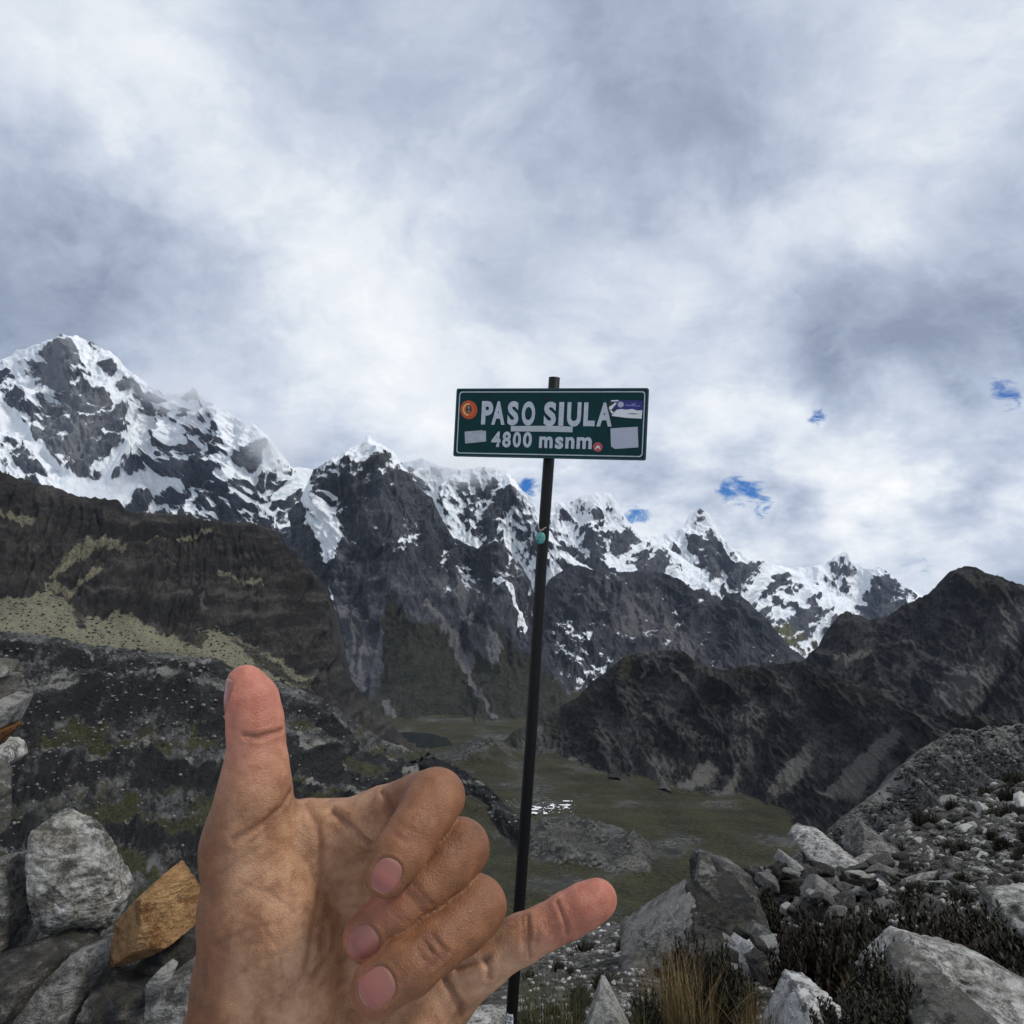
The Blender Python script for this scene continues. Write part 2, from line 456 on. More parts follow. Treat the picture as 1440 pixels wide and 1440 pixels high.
def snow_base(c, bias, gain=1.0, capw=1.):
    """snow lies in hollows and on gentler ground"""
    R = c['R']; loc = R - (np.roll(R, 6, 0) + np.roll(R, -6, 0) + np.roll(R, 6, 1) + np.roll(R, -6, 1)) / 4
    n1 = fbm2(c['S'] / 46, c['T'] / 30, 5, .55, c['seed'] + 70)
    s3, t3 = rot(c['S'], c['T'], 24)
    n2 = fbm2(s3 / 42, t3 / 8, 5, .52, c['seed'] + 80)
    s4, t4 = rot(c['S'], c['T'], -66)
    n3 = fbm2(s4 / 46, t4 / 7, 5, .52, c['seed'] + 85)
    nz = c['nz']
    n4 = ridged2(c['S'] / 13 + .8 * n1, c['T'] / 44 + .5 * n2, 4, .55, c['seed'] + 88) - .45
    return .45 * capw * sstep(34, 2, c['dc']) + .5 + gain * (bias + 1.9 * (nz - .50) - .07 * loc + .32 * n1 + .36 * n2 + .30 * n3 - .60 * n4)

def spur(c, pts, A, w):
    d = seg_dist(c['PX'], c['PY'], pts); return A * np.clip(1 - d / w, 0, 1) ** 1.2

# --- far snow peaks -------------------------------------------------------
snow_far = terrain_mat('far_rock_and_snow', 7.0, (.050, .056, .075), (.16, .165, .18), (.10, .10, .05), (.2, .19, .16), bump=.9, warm=.1)
snow_mid = terrain_mat('rock_and_snow', 5.0, (.038, .045, .064), (.19, .195, .21), (.032, .034, .022), (.15, .155, .17), bump=1.0, warm=.12)

# leftmost massif
MP = dict(
    glacier=q([(190, 700), (260, 760), (400, 790), (520, 805), (540, 760), (600, 730), (740, 710), (760, 680), (640, 668), (540, 690), (450, 690), (350, 664), (250, 640), (200, 580), (140, 510), (60, 400), (0, 370), (0, 440), (40, 500), (110, 540), (200, 630), (215, 680)], 3, 0, 440),
    upper=q([(430, 690), (470, 600), (560, 500), (700, 470), (820, 400), (900, 385), (1080, 470), (1100, 500), (1020, 520), (900, 500), (790, 545), (740, 600), (600, 640), (520, 680)], 3, 0, 440),
    couloir=q([(1230, 690), (1300, 630), (1320, 720), (1390, 780), (1370, 880), (1400, 940), (1390, 1060), (1300, 1060), (1340, 960), (1260, 800)], 3, 0, 440),
    ridge=q([(300, 90), (340, 100), (420, 230), (520, 330), (620, 430), (690, 480), (640, 500), (540, 420), (430, 300), (350, 200)], 3, 0, 440),
    face=q([(160, 330), (240, 305), (330, 290), (430, 300), (540, 390), (560, 480), (440, 590), (330, 650), (240, 610), (150, 500)], 3, 0, 440),
    slab=q([(130, 230), (200, 170), (260, 95), (315, 105), (345, 200), (290, 270), (180, 310)], 3, 0, 440),
    low=q([(525, 830), (540, 760), (620, 730), (700, 735), (860, 640), (900, 740), (1000, 790), (1100, 840), (1290, 900), (1340, 980), (1330, 1060), (1000, 900), (760, 850)], 3, 0, 440),
    ribs=q([(520, 676), (640, 570), (745, 515), (750, 590), (650, 650)], 3, 0, 440),
    ribs2=q([(720, 675), (780, 600), (900, 590), (930, 690), (860, 720), (770, 680)], 3, 0, 440),
    horn=q([(890, 500), (1000, 520), (1080, 495), (1140, 620), (1240, 760), (1160, 800), (1050, 700), (960, 640)], 3, 0, 440),
    left=q([(0, 420), (30, 500), (40, 600), (110, 680), (210, 690), (180, 640), (90, 560), (30, 470)], 3, 0, 440))

def m1_relief(c):
    R = rock_relief(c, 26, 95, 1.3, 22, 7, crest=.3)
    R = R + spur(c, [(90, 471), (115, 530), (160, 590), (185, 640)], 14, 46) + spur(c, [(360, 600), (395, 660), (425, 720), (447, 780)], 26, 40)
    R = R + spur(c, [(300, 575), (250, 620), (190, 668)], 20, 40) + spur(c, [(310, 640), (300, 700), (250, 740)], 24, 50)
    X, Y = wob(c)
    soft = np.maximum(region(X, Y, MP['glacier'], 8), region(X, Y, MP['couloir'], 6))
    return R * (1 - .78 * soft) - 10 * soft

M1_LINES = [(q(a, 3, 0, 440), w) for a, w in (([(340, 110), (390, 230), (480, 340), (560, 430), (650, 490)], 6), ([(170, 335), (260, 295), (340, 260), (410, 240)], 3), ([(290, 300), (360, 290), (430, 285)], 3), ([(370, 442), (430, 424)], 2.5), ([(420, 522), (540, 492)], 3), ([(620, 320), (690, 350), (770, 375)], 3), ([(630, 370), (700, 395), (750, 400)], 3), ([(600, 420), (660, 440), (730, 450)], 3),
    ([(770, 505), (690, 590), (590, 650)], 5), ([(1085, 500), (1010, 600), (930, 700)], 4), ([(1095, 550), (1180, 680), (1250, 770)], 4), ([(905, 510), (950, 610), (1000, 700)], 4), ([(940, 710), (1060, 690), (1130, 640)], 5), ([(1130, 800), (1180, 770), (1240, 730)], 4), ([(920, 750), (1000, 700)], 4), ([(740, 800), (820, 830), (900, 850), (1040, 832)], 3.5), ([(560, 590), (500, 640), (440, 690)], 5), ([(640, 560), (560, 640)], 4), ([(1060, 560), (1130, 620), (1120, 700)], 3), ([(640, 740), (630, 800)], 2))]
def m1_cover(c):
    X, Y = wob(c, 5, 18)
    s = snow_base(c, .26, .85)
    for pl, w in M1_LINES: s = s + .85 * sstep(w * 1.6, w * .4, seg_dist(X, Y, pl))
    s = s + .7 * region(X, Y, q([(80, 290), (160, 305), (215, 330), (170, 385), (100, 340)], 3, 0, 440), 4) + .6 * region(X, Y, q([(0, 200), (100, 140), (240, 95), (200, 150), (120, 200), (40, 250)], 3, 0, 440), 6)
    for k, v, sf in (('glacier', 1.3, 5), ('upper', .7, 12), ('couloir', 1.3, 5), ('ridge', .45, 8), ('face', -.75, 8), ('slab', -.9, 6), ('low', -.5, 14), ('ribs', -.85, 6), ('ribs2', -.8, 8), ('horn', -.08, 12), ('left', -.6, 6)):
        s = s + v * region(X, Y, MP[k], sf)
    s = s + .55 * region(X, Y, [(318, 608), (372, 602), (388, 660), (330, 668)], 14)
    s = s + .35 * sstep(14, 2, seg_dist(c['PX'], c['PY'], [(267, 545), (310, 575), (360, 602), (400, 650)]))
    tone = .5 + .55 * region(X, Y, MP['slab'], 8) + .16 * region(X, Y, MP['face'], 20) - .12 * region(X, Y, MP['low'], 20)
    return cov4(s), tone

m1_top = [(-260, 600, 7600), (-120, 545, 7500), (-40, 520, 7500), (0, 504, 7500), (20, 493, 7500), (67, 479, 7400), (90, 471, 7300), (107, 473, 7300), (133, 482, 7300), (157, 495, 7300), (180, 520, 7300),
          (207, 540, 7200), (233, 555, 7000), (253, 555, 6800), (267, 542, 6700), (287, 562, 6600), (307, 572, 6500), (333, 587, 6400), (360, 600, 6300), (377, 620, 6300), (397, 643, 6300), (413, 657, 6400), (433, 655, 6500), (480, 665, 6500), (520, 700, 6500)]
m1_bot = [(-260, 720, 5000), (0, 740, 5200), (200, 800, 5200), (400, 880, 5000), (520, 900, 4900)]
sheet('mountain', 'tall ice-hung massif with a wide grey rock face and a bowl glacier below', 'mountain', m1_top, m1_bot, 1.45, snow_mid, m1_relief, m1_cover, .55, seed=3, jag=(2.2, 13))

# snow peak behind the sign pole
def m3_relief(c):
    R = rock_relief(c, 22, 80, 2.2, 6, 7, flute=6, flL=10, crest=.25)
    return R + spur(c, [(712, 668), (735, 720), (765, 780), (790, 850)], 16, 40)
m3_ice = [(600, 690), (640, 740), (680, 750), (720, 790), (770, 800), (830, 830), (790, 860), (800, 880), (840, 900), (770, 900), (735, 860), (700, 800), (640, 770)]
def m3_cover(c):
    X, Y = wob(c, 6, 18)
    s = snow_base(c, .52, 1.0) + .9 * region(X, Y, m3_ice, 10)
    s = s - .55 * region(X, Y, [(716, 664), (730, 676), (765, 740), (745, 735), (722, 700)], 5) - .45 * region(X, Y, [(660, 690), (690, 665), (705, 700), (690, 760), (640, 745)], 16)
    s = s - 1.15 * sstep(800, 905, c['PY'] - .10 * (c['PX'] - 750)) - .5 * region(X, Y, [(765, 740), (830, 800), (815, 815), (775, 790)], 5)
    s = s + .5 * sstep(30, 4, np.abs(c['PY'] - 880 - .35 * (c['PX'] - 770))) * (c['PX'] > 745) * (c['PX'] < 850)
    return cov4(s), .5 + .18 * region(X, Y, [(716, 664), (735, 680), (770, 750), (740, 740)], 10) - .1 * sstep(820, 900, c['PY'])
m3_top = [(470, 690, 6900), (540, 655, 6800), (590, 642, 6700), (620, 655, 6600), (645, 661, 6500), (672, 655, 6500), (700, 658, 6500), (716, 666, 6500), (735, 690, 6400), (752, 706, 6300), (766, 736, 6200), (782, 762, 6100), (810, 788, 6000), (850, 808, 6000), (880, 850, 5900)]
m3_bot = [(470, 900, 5200), (640, 960, 4900), (800, 1010, 4700), (880, 1010, 4700)]
sheet('mountain', 'fluted snow peak standing behind the signpost, its top in cloud', 'mountain', m3_top, m3_bot, 1.35, snow_mid, m3_relief, m3_cover, .55, seed=5, jag=(1.6, 10))

# rounded snow dome with rock ribs
def m4_cover(c):
    X, Y = wob(c, 5, 16)
    s = snow_base(c, .52, 1.0) + .35 * sstep(740, 705, c['PY'] + 0 * X) - .75 * region(X, Y, [(795, 770), (825, 745), (845, 760), (850, 800), (800, 800)], 8)
    s = s - .7 * region(X, Y, [(880, 735), (905, 760), (945, 775), (960, 800), (880, 800), (868, 770)], 8) - .35 * region(X, Y, [(838, 730), (846, 720), (858, 790), (840, 790)], 5)
    return cov4(s), .5 + 0 * X
m4_top = [(720, 760, 7300), (765, 722, 7300), (780, 703, 7300), (800, 706, 7300), (820, 698, 7300), (838, 691, 7300), (860, 693, 7300), (875, 713, 7300), (890, 741, 7300), (905, 753, 7300), (925, 752, 7400), (945, 775, 7400), (985, 800, 7400)]
m4_bot = [(720, 880, 6200), (985, 900, 6200)]
sheet('mountain', 'rounded snow dome with dark rock ribs, between the signpost and a horned peak', 'mountain', m4_top, m4_bot, 1.35, snow_far, lambda c: rock_relief(c, 20, 75, 2.2, 8, 7, flute=4, flL=9, crest=.2), m4_cover, .55, seed=7, jag=(1.0, 9))

# horned peak
def m5_cover(c):
    X, Y = wob(c, 5, 16)
    s = snow_base(c, .38, 1.0) - .5 * region(X, Y, q([(270, 400), (300, 320), (370, 270), (410, 330), (500, 370), (520, 470), (470, 510), (330, 450)], 2.483, 860, 640), 10)
    s = s + .9 * region(X, Y, q([(210, 400), (260, 300), (290, 400), (400, 450), (520, 480), (600, 530), (500, 530), (380, 500), (300, 460)], 2.483, 860, 640), 6)
    s = s - .7 * sstep(850, 880, c['PY'])
    return cov4(s, .9 * region(X, Y, q([(560, 580), (640, 590), (740, 630), (720, 720), (600, 720)], 2.483, 860, 640), 10)), .55 + 0 * X
m5_top = [(860, 790, 8200), (908, 754, 8200), (940, 750, 8200), (961, 741, 8200), (969, 720, 8200), (981, 714, 8200), (997, 720, 8200), (1009, 745, 8200), (1025, 769, 8100), (1041, 773, 8000), (1061, 785, 8000), (1077, 789, 8100), (1102, 795, 8200), (1118, 801, 8300), (1160, 830, 8300), (1200, 850, 8300)]
m5_bot = [(860, 900, 7000), (1200, 960, 6800)]
sheet('mountain', 'snow peak with a blunt rocky horn and dark broken faces', 'mountain', m5_top, m5_bot, 1.35, snow_far, lambda c: rock_relief(c, 20, 70, 1.8, 18, 7, crest=.25), m5_cover, .55, seed=9, jag=(1.5, 9))

# small pointed peaks at the end of the chain
def m6_cover(c):
    X, Y = wob(c, 4, 15)
    s = snow_base(c, .34, 1.0) + .8 * region(X, Y, q([(640, 450), (740, 440), (840, 480), (880, 440), (920, 410), (900, 470), (850, 540), (720, 520), (660, 500)], 2.483, 860, 640), 6)
    s = s - .9 * region(X, Y, q([(860, 530), (880, 470), (925, 400), (1000, 440), (1080, 490), (1000, 570), (900, 580)], 2.483, 860, 640), 6) - .4 * region(X, Y, q([(740, 480), (800, 360), (880, 400), (850, 440), (800, 500)], 2.483, 860, 640), 8)
    s = s - .9 * sstep(845, 872, c['PY'])
    g = .95 * region(X, Y, q([(560, 575), (640, 590), (760, 640), (700, 720), (640, 720), (600, 650)], 2.483, 860, 640), 8)
    return cov4(s, g), .5 + 0 * X
m6_top = [(1060, 830, 9200), (1100, 800, 9200), (1126, 797, 9200), (1158, 795, 9200), (1178, 781, 9200), (1188, 775, 9200), (1202, 787, 9200), (1214, 799, 9200), (1228, 801, 9000), (1235, 796, 9000), (1255, 809, 9000), (1275, 825, 9000), (1297, 838, 9000), (1340, 862, 9000), (1400, 880, 9000)]
m6_bot = [(1060, 930, 7600), (1200, 940, 7600), (1400, 940, 7600)]
sheet('mountain', 'small pointed snow pyramid beside a dark striped peak at the end of the chain', 'mountain', m6_top, m6_bot, 1.35, snow_far, lambda c: rock_relief(c, 17, 55, 1.8, 14, 6, crest=.25), m6_cover, .55, seed=11, jag=(1.2, 9))

# long dark ridge below the snow
def m7_cover(c):
    X, Y = wob(c, 5, 16)
    s = snow_base(c, -1.05, 1.0, 0.) + .55 * region(X, Y, q([(0, 420), (30, 470), (0, 480)], 2.483, 860, 640), 8)
    s = s + .62 * region(X, Y, [(770, 880), (800, 870), (850, 910), (860, 960), (800, 985), (800, 940)], 10) * (fbm2(c['S'] / 12, c['T'] / 7, 4, .6, 5) > .05)
    sc = .75 * sstep(12, 3, seg_dist(X, Y, q([(120, 540), (180, 590), (260, 680)], 2.483, 860, 640)))
    return cov4(s, 0 * s, sc), .47 + .25 * sstep(50, 10, seg_dist(X, Y, [(900, 860), (960, 920)]))
m7_top = [(740, 860, 5600), (775, 812, 5600), (797, 800, 5600), (813, 793, 5600), (840, 803, 5500), (862, 801, 5500), (892, 801, 5500), (932, 805, 5500), (957, 813, 5400), (977, 829, 5300), (989, 827, 5300), (1006, 843, 5300), (1013, 845, 5300), (1021, 832, 5200), (1037, 833, 5200), (1061, 853, 5100), (1086, 874, 5000), (1110, 910, 4900), (1134, 926, 4900), (1180, 980, 4800)]
m7_bot = [(740, 1000, 3900), (800, 1020, 3800), (1180, 1060, 3800)]
dark_far = terrain_mat('blue_grey_rock', 4.4, (.034, .039, .052), (.115, .115, .12), (.032, .034, .02), (.13, .13, .13), bump=1.0, warm=.3, stain=(.065, .05, .045))
sheet('mountain', 'long dark bare ridge running below the snow peaks', 'mountain', m7_top, m7_bot, 1.35, dark_far, lambda c: rock_relief(c, 22, 80, 2.2, 26, 7, crest=.35), m7_cover, .6, seed=13, jag=(2.0, 12))

# dark pyramid with the snow-streaked top
def m2_relief(c):
    R = rock_relief(c, 22, 85, 2.0, 10, 7, flute=4, flL=12, crest=.25)
    R = R + spur(c, [(520, 623), (535, 700), (560, 800), (575, 860)], 34, 75) + spur(c, [(697, 760), (705, 830), (700, 900)], 26, 45) + spur(c, [(440, 690), (470, 740), (480, 800)], 12, 30)
    return R * (1 - .55 * sstep(860, 960, c['PY']))
def m2_cover(c):
    X, Y = wob(c, 5, 16)
    s = snow_base(c, -.66, .95, .25) + .9 * sstep(730, 640, Y + .25 * np.abs(X - 500)) + .2 * sstep(700, 640, Y)
    s = s - .5 * region(X, Y, [(545, 650), (575, 665), (640, 755), (560, 730)], 12)
    s = s + 1.2 * sstep(5, 1.5, seg_dist(X, Y, [(695, 822), (712, 842), (728, 860), (738, 885)])) + 2.2 * region(X, Y, q([(-10, 180), (40, 230), (110, 320), (180, 440), (150, 575), (40, 580), (80, 480), (20, 400)], 3, 420, 600), 5)
    s = s - 1.1 * sstep(770, 840, Y - .35 * (X - 560))
    s = s + 1.9 * sstep(5, 1.5, seg_dist(X, Y, [(695, 822), (712, 842), (728, 860), (738, 885)]))
    s = s + 1.9 * sstep(6, 1, seg_dist(X, Y, [(455, 815), (462, 845), (478, 862)]))
    g = 1.15 * region(X, Y, q([(370, 760), (480, 860), (560, 840), (700, 940), (850, 900), (960, 960), (1170, 1140), (1150, 1200), (900, 1400), (400, 1400), (300, 1200), (350, 1000)], 3, 420, 600), 16) - .15
    sc = np.zeros_like(s)
    for pl, w in (([(655, 865), (672, 905), (695, 930)], 9), ([(660, 915), (660, 955), (675, 980), (695, 1008)], 4), ([(672, 890), (688, 912), (700, 918)], 8), ([(540, 985), (555, 1015), (580, 1027)], 8), ([(600, 860), (640, 900), (655, 930)], 7), ([(480, 860), (510, 900), (500, 960)], 14)):
        sc = np.maximum(sc, .85 * sstep(w * 1.5, w * .4, seg_dist(X, Y, pl)))
    tone = .46 + .36 * region(X, Y, q([(600, 640), (700, 600), (800, 700), (790, 760), (640, 740)], 3, 420, 600), 14) * .8 + .16 * region(X, Y, q([(160, 480), (240, 440), (220, 540), (170, 560)], 3, 420, 600), 8) + .12 * region(X, Y, q([(160, 800), (350, 800), (360, 1000), (200, 1000)], 3, 420, 600), 20)
    return cov4(s, g * (1 - sc), sc), tone
m2_top = [(405, 720, 4900), (425, 700, 4800), (433, 680, 4700), (440, 660, 4650), (477, 641, 4600), (500, 633, 4600), (511, 629, 4600), (520, 617, 4600), (529, 629, 4600), (553, 637, 4600), (567, 660, 4550), (587, 677, 4500), (607, 703, 4450), (627, 733, 4400), (637, 753, 4350), (655, 764, 4300), (670, 771, 4250), (680, 764, 4200), (697, 758, 4200), (712, 775, 4150), (747, 815, 4000), (756, 850, 3900), (765, 890, 3700), (780, 935, 3500), (806, 980, 3200), (850, 1040, 3000)]
m2_bot = [(405, 1000, 2900), (480, 1040, 2700), (560, 1046, 2420), (640, 1044, 2420), (740, 1050, 2300), (850, 1070, 2200)]
pyr = terrain_mat('dark_pyramid_rock', 3.6, (.032, .037, .050), (.15, .155, .168), (.026, .028, .018), (.13, .13, .135), bump=1.2, warm=.06)
sheet('mountain', 'dark pyramid mountain with snow-streaked summit above the valley head', 'mountain', m2_top, m2_bot, 1.5, pyr, m2_relief, m2_cover, .62, seed=15, jag=(2.2, 11))

# --- right hand hills -----------------------------------------------------
right_rock = terrain_mat('brown_grey_rock', 1.9, (.018, .018, .019), (.115, .112, .106), (.024, .023, .014), (.12, .115, .105), bump=1.2, warm=.35, stain=(.04, .034, .024), streak=3)
def m8_cover(c):
    X, Y = wob(c, 5, 20)
    sc = .85 * region(X, Y, q([(730, 730), (820, 670), (880, 690), (930, 660), (900, 700), (760, 755)], 2.483, 860, 640), 5)
    for pl, w in ((q([(940, 660), (1000, 645), (1060, 665)], 2.483, 860, 640), 4), (q([(1210, 880), (1300, 770), (1400, 640)], 2.483, 860, 640), 7)):
        sc = np.maximum(sc, .55 * sstep(w * 1.6, w * .5, seg_dist(X, Y, pl)))
    g = .25 + .5 * fbm2(c['S'] / 60, c['T'] / 60, 4, .5, 4) + .2 * sstep(860, 820, c['PY'])
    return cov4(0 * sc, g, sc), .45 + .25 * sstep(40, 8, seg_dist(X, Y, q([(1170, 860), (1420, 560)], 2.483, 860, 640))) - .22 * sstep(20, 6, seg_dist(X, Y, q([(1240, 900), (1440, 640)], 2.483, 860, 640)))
m8_top = [(1080, 990, 2900), (1110, 955, 2900), (1138, 924, 2900), (1158, 898, 2900), (1182, 864, 2900), (1190, 857, 2900), (1206, 864, 2900), (1226, 872, 2900), (1247, 866, 2850), (1271, 847, 2800), (1299, 837, 2800), (1323, 821, 2750), (1339, 805, 2700), (1355, 796, 2700), (1371, 797, 2650), (1400, 809, 2600), (1440, 823, 2500), (1520, 850, 2400), (1660, 900, 2300), (1800, 930, 2200)]
m8_bot = [(1080, 1020, 2300), (1300, 1080, 1900), (1440, 1110, 1600), (1800, 1150, 1500)]
def m8_relief(c):
    R = rock_relief(c, 20, 85, 1.5, -30, 7, crest=.35, crag=.5)
    return R + spur(c, [(1355, 796), (1320, 870), (1280, 930), (1240, 960)], 14, 50) - spur(c, q([(1240, 900), (1440, 640)], 2.483, 860, 640), 12, 16)
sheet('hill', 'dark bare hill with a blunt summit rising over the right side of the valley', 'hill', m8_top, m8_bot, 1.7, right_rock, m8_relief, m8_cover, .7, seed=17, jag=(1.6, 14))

right_rock2 = terrain_mat('ribbed_dark_rock', 1.4, (.017, .0175, .018), (.125, .122, .114), (.026, .025, .014), (.115, .11, .098), bump=1.4, warm=.3, stain=(.04, .034, .022), streak=3)
m9_fans = [q([(240, 1130), (310, 1060), (330, 1060), (380, 1080), (330, 1150), (150, 1180)], 2.483, 860, 640), q([(340, 1190), (430, 1080), (470, 1060), (420, 1180)], 2.483, 860, 640),
           q([(540, 1190), (600, 1080), (660, 1000), (700, 1010), (640, 1180)], 2.483, 860, 640), [(770, 1075), (800, 1058), (815, 1062), (800, 1082)], q([(700, 1192), (800, 1080), (960, 960), (1020, 960), (900, 1120), (850, 1192)], 2.483, 860, 640)]
def m9_cover(c):
    X, Y = wob(c, 4, 16)
    sc = np.zeros_like(X)
    for f in m9_fans: sc = np.maximum(sc, .8 * region(X, Y, f, 8))
    sc = np.maximum(sc, .8 * region(X, Y, q([(85, 750), (100, 720), (120, 720), (145, 735), (120, 750), (100, 765)], 2.483, 860, 640), 2))
    top = np.interp(c['PX'], [a[0] for a in m9_top], [a[1] for a in m9_top])
    g = .18 + .45 * fbm2(c['S'] / 50, c['T'] / 50, 4, .5, 14) + .3 * sstep(60, 10, c['PY'] - top) + .4 * sstep(.85, 1., c['t'])
    return cov4(0 * sc, g * (1 - sc), sc), .47 + .35 * fbm2(c['S'] / 70, c['T'] / 90, 3, .5, 19)
m9_top = [(660, 1062, 2350), (700, 1045, 2350), (753, 1012, 2350), (790, 990, 2350), (813, 977, 2300), (847, 947, 2250), (880, 923, 2200), (900, 918, 2200), (932, 912, 2150), (961, 914, 2100), (977, 930, 2050), (1013, 940, 2000), (1069, 936, 1950), (1102, 930, 1900), (1138, 926, 1850), (1166, 944, 1750), (1202, 962, 1650), (1263, 970, 1500), (1303, 990, 1350), (1363, 1006, 1200), (1440, 1015, 1100), (1600, 1030, 1000), (1800, 1060, 900)]
m9_bot = [(660, 1068, 2000), (740, 1074, 1930), (800, 1084, 1850), (880, 1098, 1720), (1000, 1125, 1530), (1100, 1165, 1330), (1250, 1190, 950), (1440, 1190, 760), (1800, 1220, 700)]
def m9_relief(c):
    R = rock_relief(c, 22, 70, 1.7, -20, 7, crest=.35, crag=.5)
    X, Y = wob(c, 4, 16)
    f = 0
    for fn in m9_fans: f = np.maximum(f, region(X, Y, fn, 10))
    return R * (1 - .75 * f) * (1 - .6 * sstep(.85, 1, c['t']))
sheet('hill', 'dark ribbed ridge with pale scree fans at its foot beside the meadow', 'hill', m9_top, m9_bot, 1.7, right_rock2, m9_relief, m9_cover, .7, seed=19, jag=(1.6, 12))

# nearer slope of pale rubble
near_rock = terrain_mat('grey_rubble_slope', .4, (.032, .032, .031), (.17, .165, .15), (.028, .026, .016), (.20, .195, .18), bump=1.6, warm=.3, stain=(.07, .06, .045), streak=1.5, stones=1.3, stone_px=4.)
def m10_cover(c):
    X, Y = wob(c, 5, 18)
    sc = .02 + .4 * sstep(46, 8, seg_dist(X, Y, [(1215, 1125), (1270, 1070), (1330, 1035), (1440, 1020)])) + .9 * fbm2(c['S'] / 40, c['T'] / 30, 5, .6, 4)
    g = .2 + .7 * fbm2(c['S'] / 30, c['T'] / 30, 5, .6, 24)
    return cov4(0 * sc, g, sc), .5 + .4 * fbm2(c['S'] / 60, c['T'] / 60, 3, .5, 29)
m10_top = [(1090, 1215, 330), (1140, 1190, 350), (1200, 1140, 400), (1250, 1096, 460), (1290, 1056, 500), (1320, 1034, 520), (1370, 1022, 520), (1440, 1018, 520), (1600, 1000, 500), (1900, 960, 460)]
m10_bot = [(1090, 1290, 150), (1250, 1240, 120), (1440, 1180, 90), (1900, 1180, 80)]
sheet('hill', 'slope of pale broken rubble below the ribbed ridge', 'hill', m10_top, m10_bot, 1.9, near_rock, lambda c: rock_relief(c, 13, 38, 1.0, -30, 7, crest=.4), m10_cover, .8, seed=23, jag=(7, 40))

# --- left hand hills ------------------------------------------------------
cliff = terrain_mat('dark_cliff_rock', 1.5, (.018, .0165, .015), (.085, .077, .068), (.042, .038, .016), (.20, .19, .125), bump=1.5, warm=.35, stain=(.05, .04, .026), streak=7)
scree_poly = q([(-300, 80), (0, 60), (130, 40), (205, 5), (260, 60), (330, 110), (430, 130), (510, 103), (600, 150), (720, 210), (800, 255), (840, 185), (930, 180), (1040, 230), (1130, 280), (1250, 370), (1335, 462), (1200, 420), (1100, 400), (970, 390), (900, 350), (800, 310), (600, 290), (400, 280), (100, 250), (0, 200), (-300, 200)], 3, 0, 820)
def l1_relief(c):
    R = rock_relief(c, 13, 80, 1.3, 4, 7, flute=13, flL=15, terr=14, terL=40, crest=.4)
    X, Y = wob(c, 4, 16)
    return R * (1 - .85 * region(X, Y, scree_poly, 9)) - 4 * region(X, Y, scree_poly, 9)
def l1_cover(c):
    X, Y = wob(c, 3, 14)
    r = region(X, Y, scree_poly, 4)
    br = .75 * (region(X, Y, q([(300, 110), (350, 100), (370, 190), (340, 180)], 3, 0, 820), 4) + region(X, Y, q([(790, 250), (850, 190), (890, 190), (860, 270)], 3, 0, 820), 5) + region(X, Y, q([(960, 200), (1100, 270), (1330, 455), (1230, 420), (1080, 330)], 3, 0, 820), 6))
    sc = r * (1.0 - br)
    b = 0
    for pl, w in ((q([(230, 1090), (330, 1010), (430, 960), (520, 990)], 3, 0, 440), 7), (q([(0, 850), (60, 860), (150, 870)], 3, 0, 440), 5), (q([(620, 960), (780, 940), (900, 910)], 3, 0, 440), 3), (q([(930, 1080), (1000, 1110), (1110, 1145)], 3, 0, 440), 3), (q([(200, 1140), (300, 1160), (420, 1060)], 3, 0, 440), 6)):
        b = np.maximum(b, .62 * sstep(w * 1.7, w * .4, seg_dist(X, Y, pl)))
    sc = np.maximum(sc, b)
    g = .12 + .55 * fbm2(c['S'] / 60, c['T'] / 22, 5, .55, 34) + .35 * (c['nz'] - .45) + .8 * br * r + .25 * sstep(895, 960, c['PY']) * sstep(470, 520, c['PX'])
    low = .3 * region(X, Y, q([(470, 930), (560, 900), (1100, 900), (1300, 1060), (1400, 1300), (1250, 1250), (800, 960)], 3, 0, 440), 20)
    return cov4(0 * sc, g * (1 - sc) - .1, sc), .46 + .3 * fbm2(c['S'] / 80, c['T'] / 30, 4, .5, 39) + .4 * fbm2(c['S'] / 150, c['P'][..., 2] / 13, 4, .55, 38) + .6 * sstep(6, 1.5, seg_dist(X, Y, [(283, 840), (286, 858)])) - low * .3
l1_top = [(-330, 640, 1750), (-120, 640, 1800), (0, 663, 1850), (33, 673, 1850), (67, 683, 1850), (100, 695, 1850), (167, 703, 1850), (173, 717, 1900), (233, 723, 1950), (267, 722, 1950), (300, 733, 1950), (350, 735, 1950), (377, 743, 1950), (400, 760, 2000), (430, 793, 2000), (453, 817, 2050), (465, 838, 2050), (470, 900, 2100), (487, 948, 2150), (530, 1005, 2250), (580, 1045, 2300), (612, 1052, 2330)]
l1_bot = [(-330, 960, 1050), (0, 965, 1100), (300, 1010, 1250), (430, 1060, 1400), (520, 1066, 1750), (612, 1064, 1950)]
sheet('hill', 'dark flat-topped cliff with pale olive scree cones at its foot', 'hill', l1_top, l1_bot, 1.65, cliff, l1_relief, l1_cover, .8, seed=27, jag=(2.2, 13))

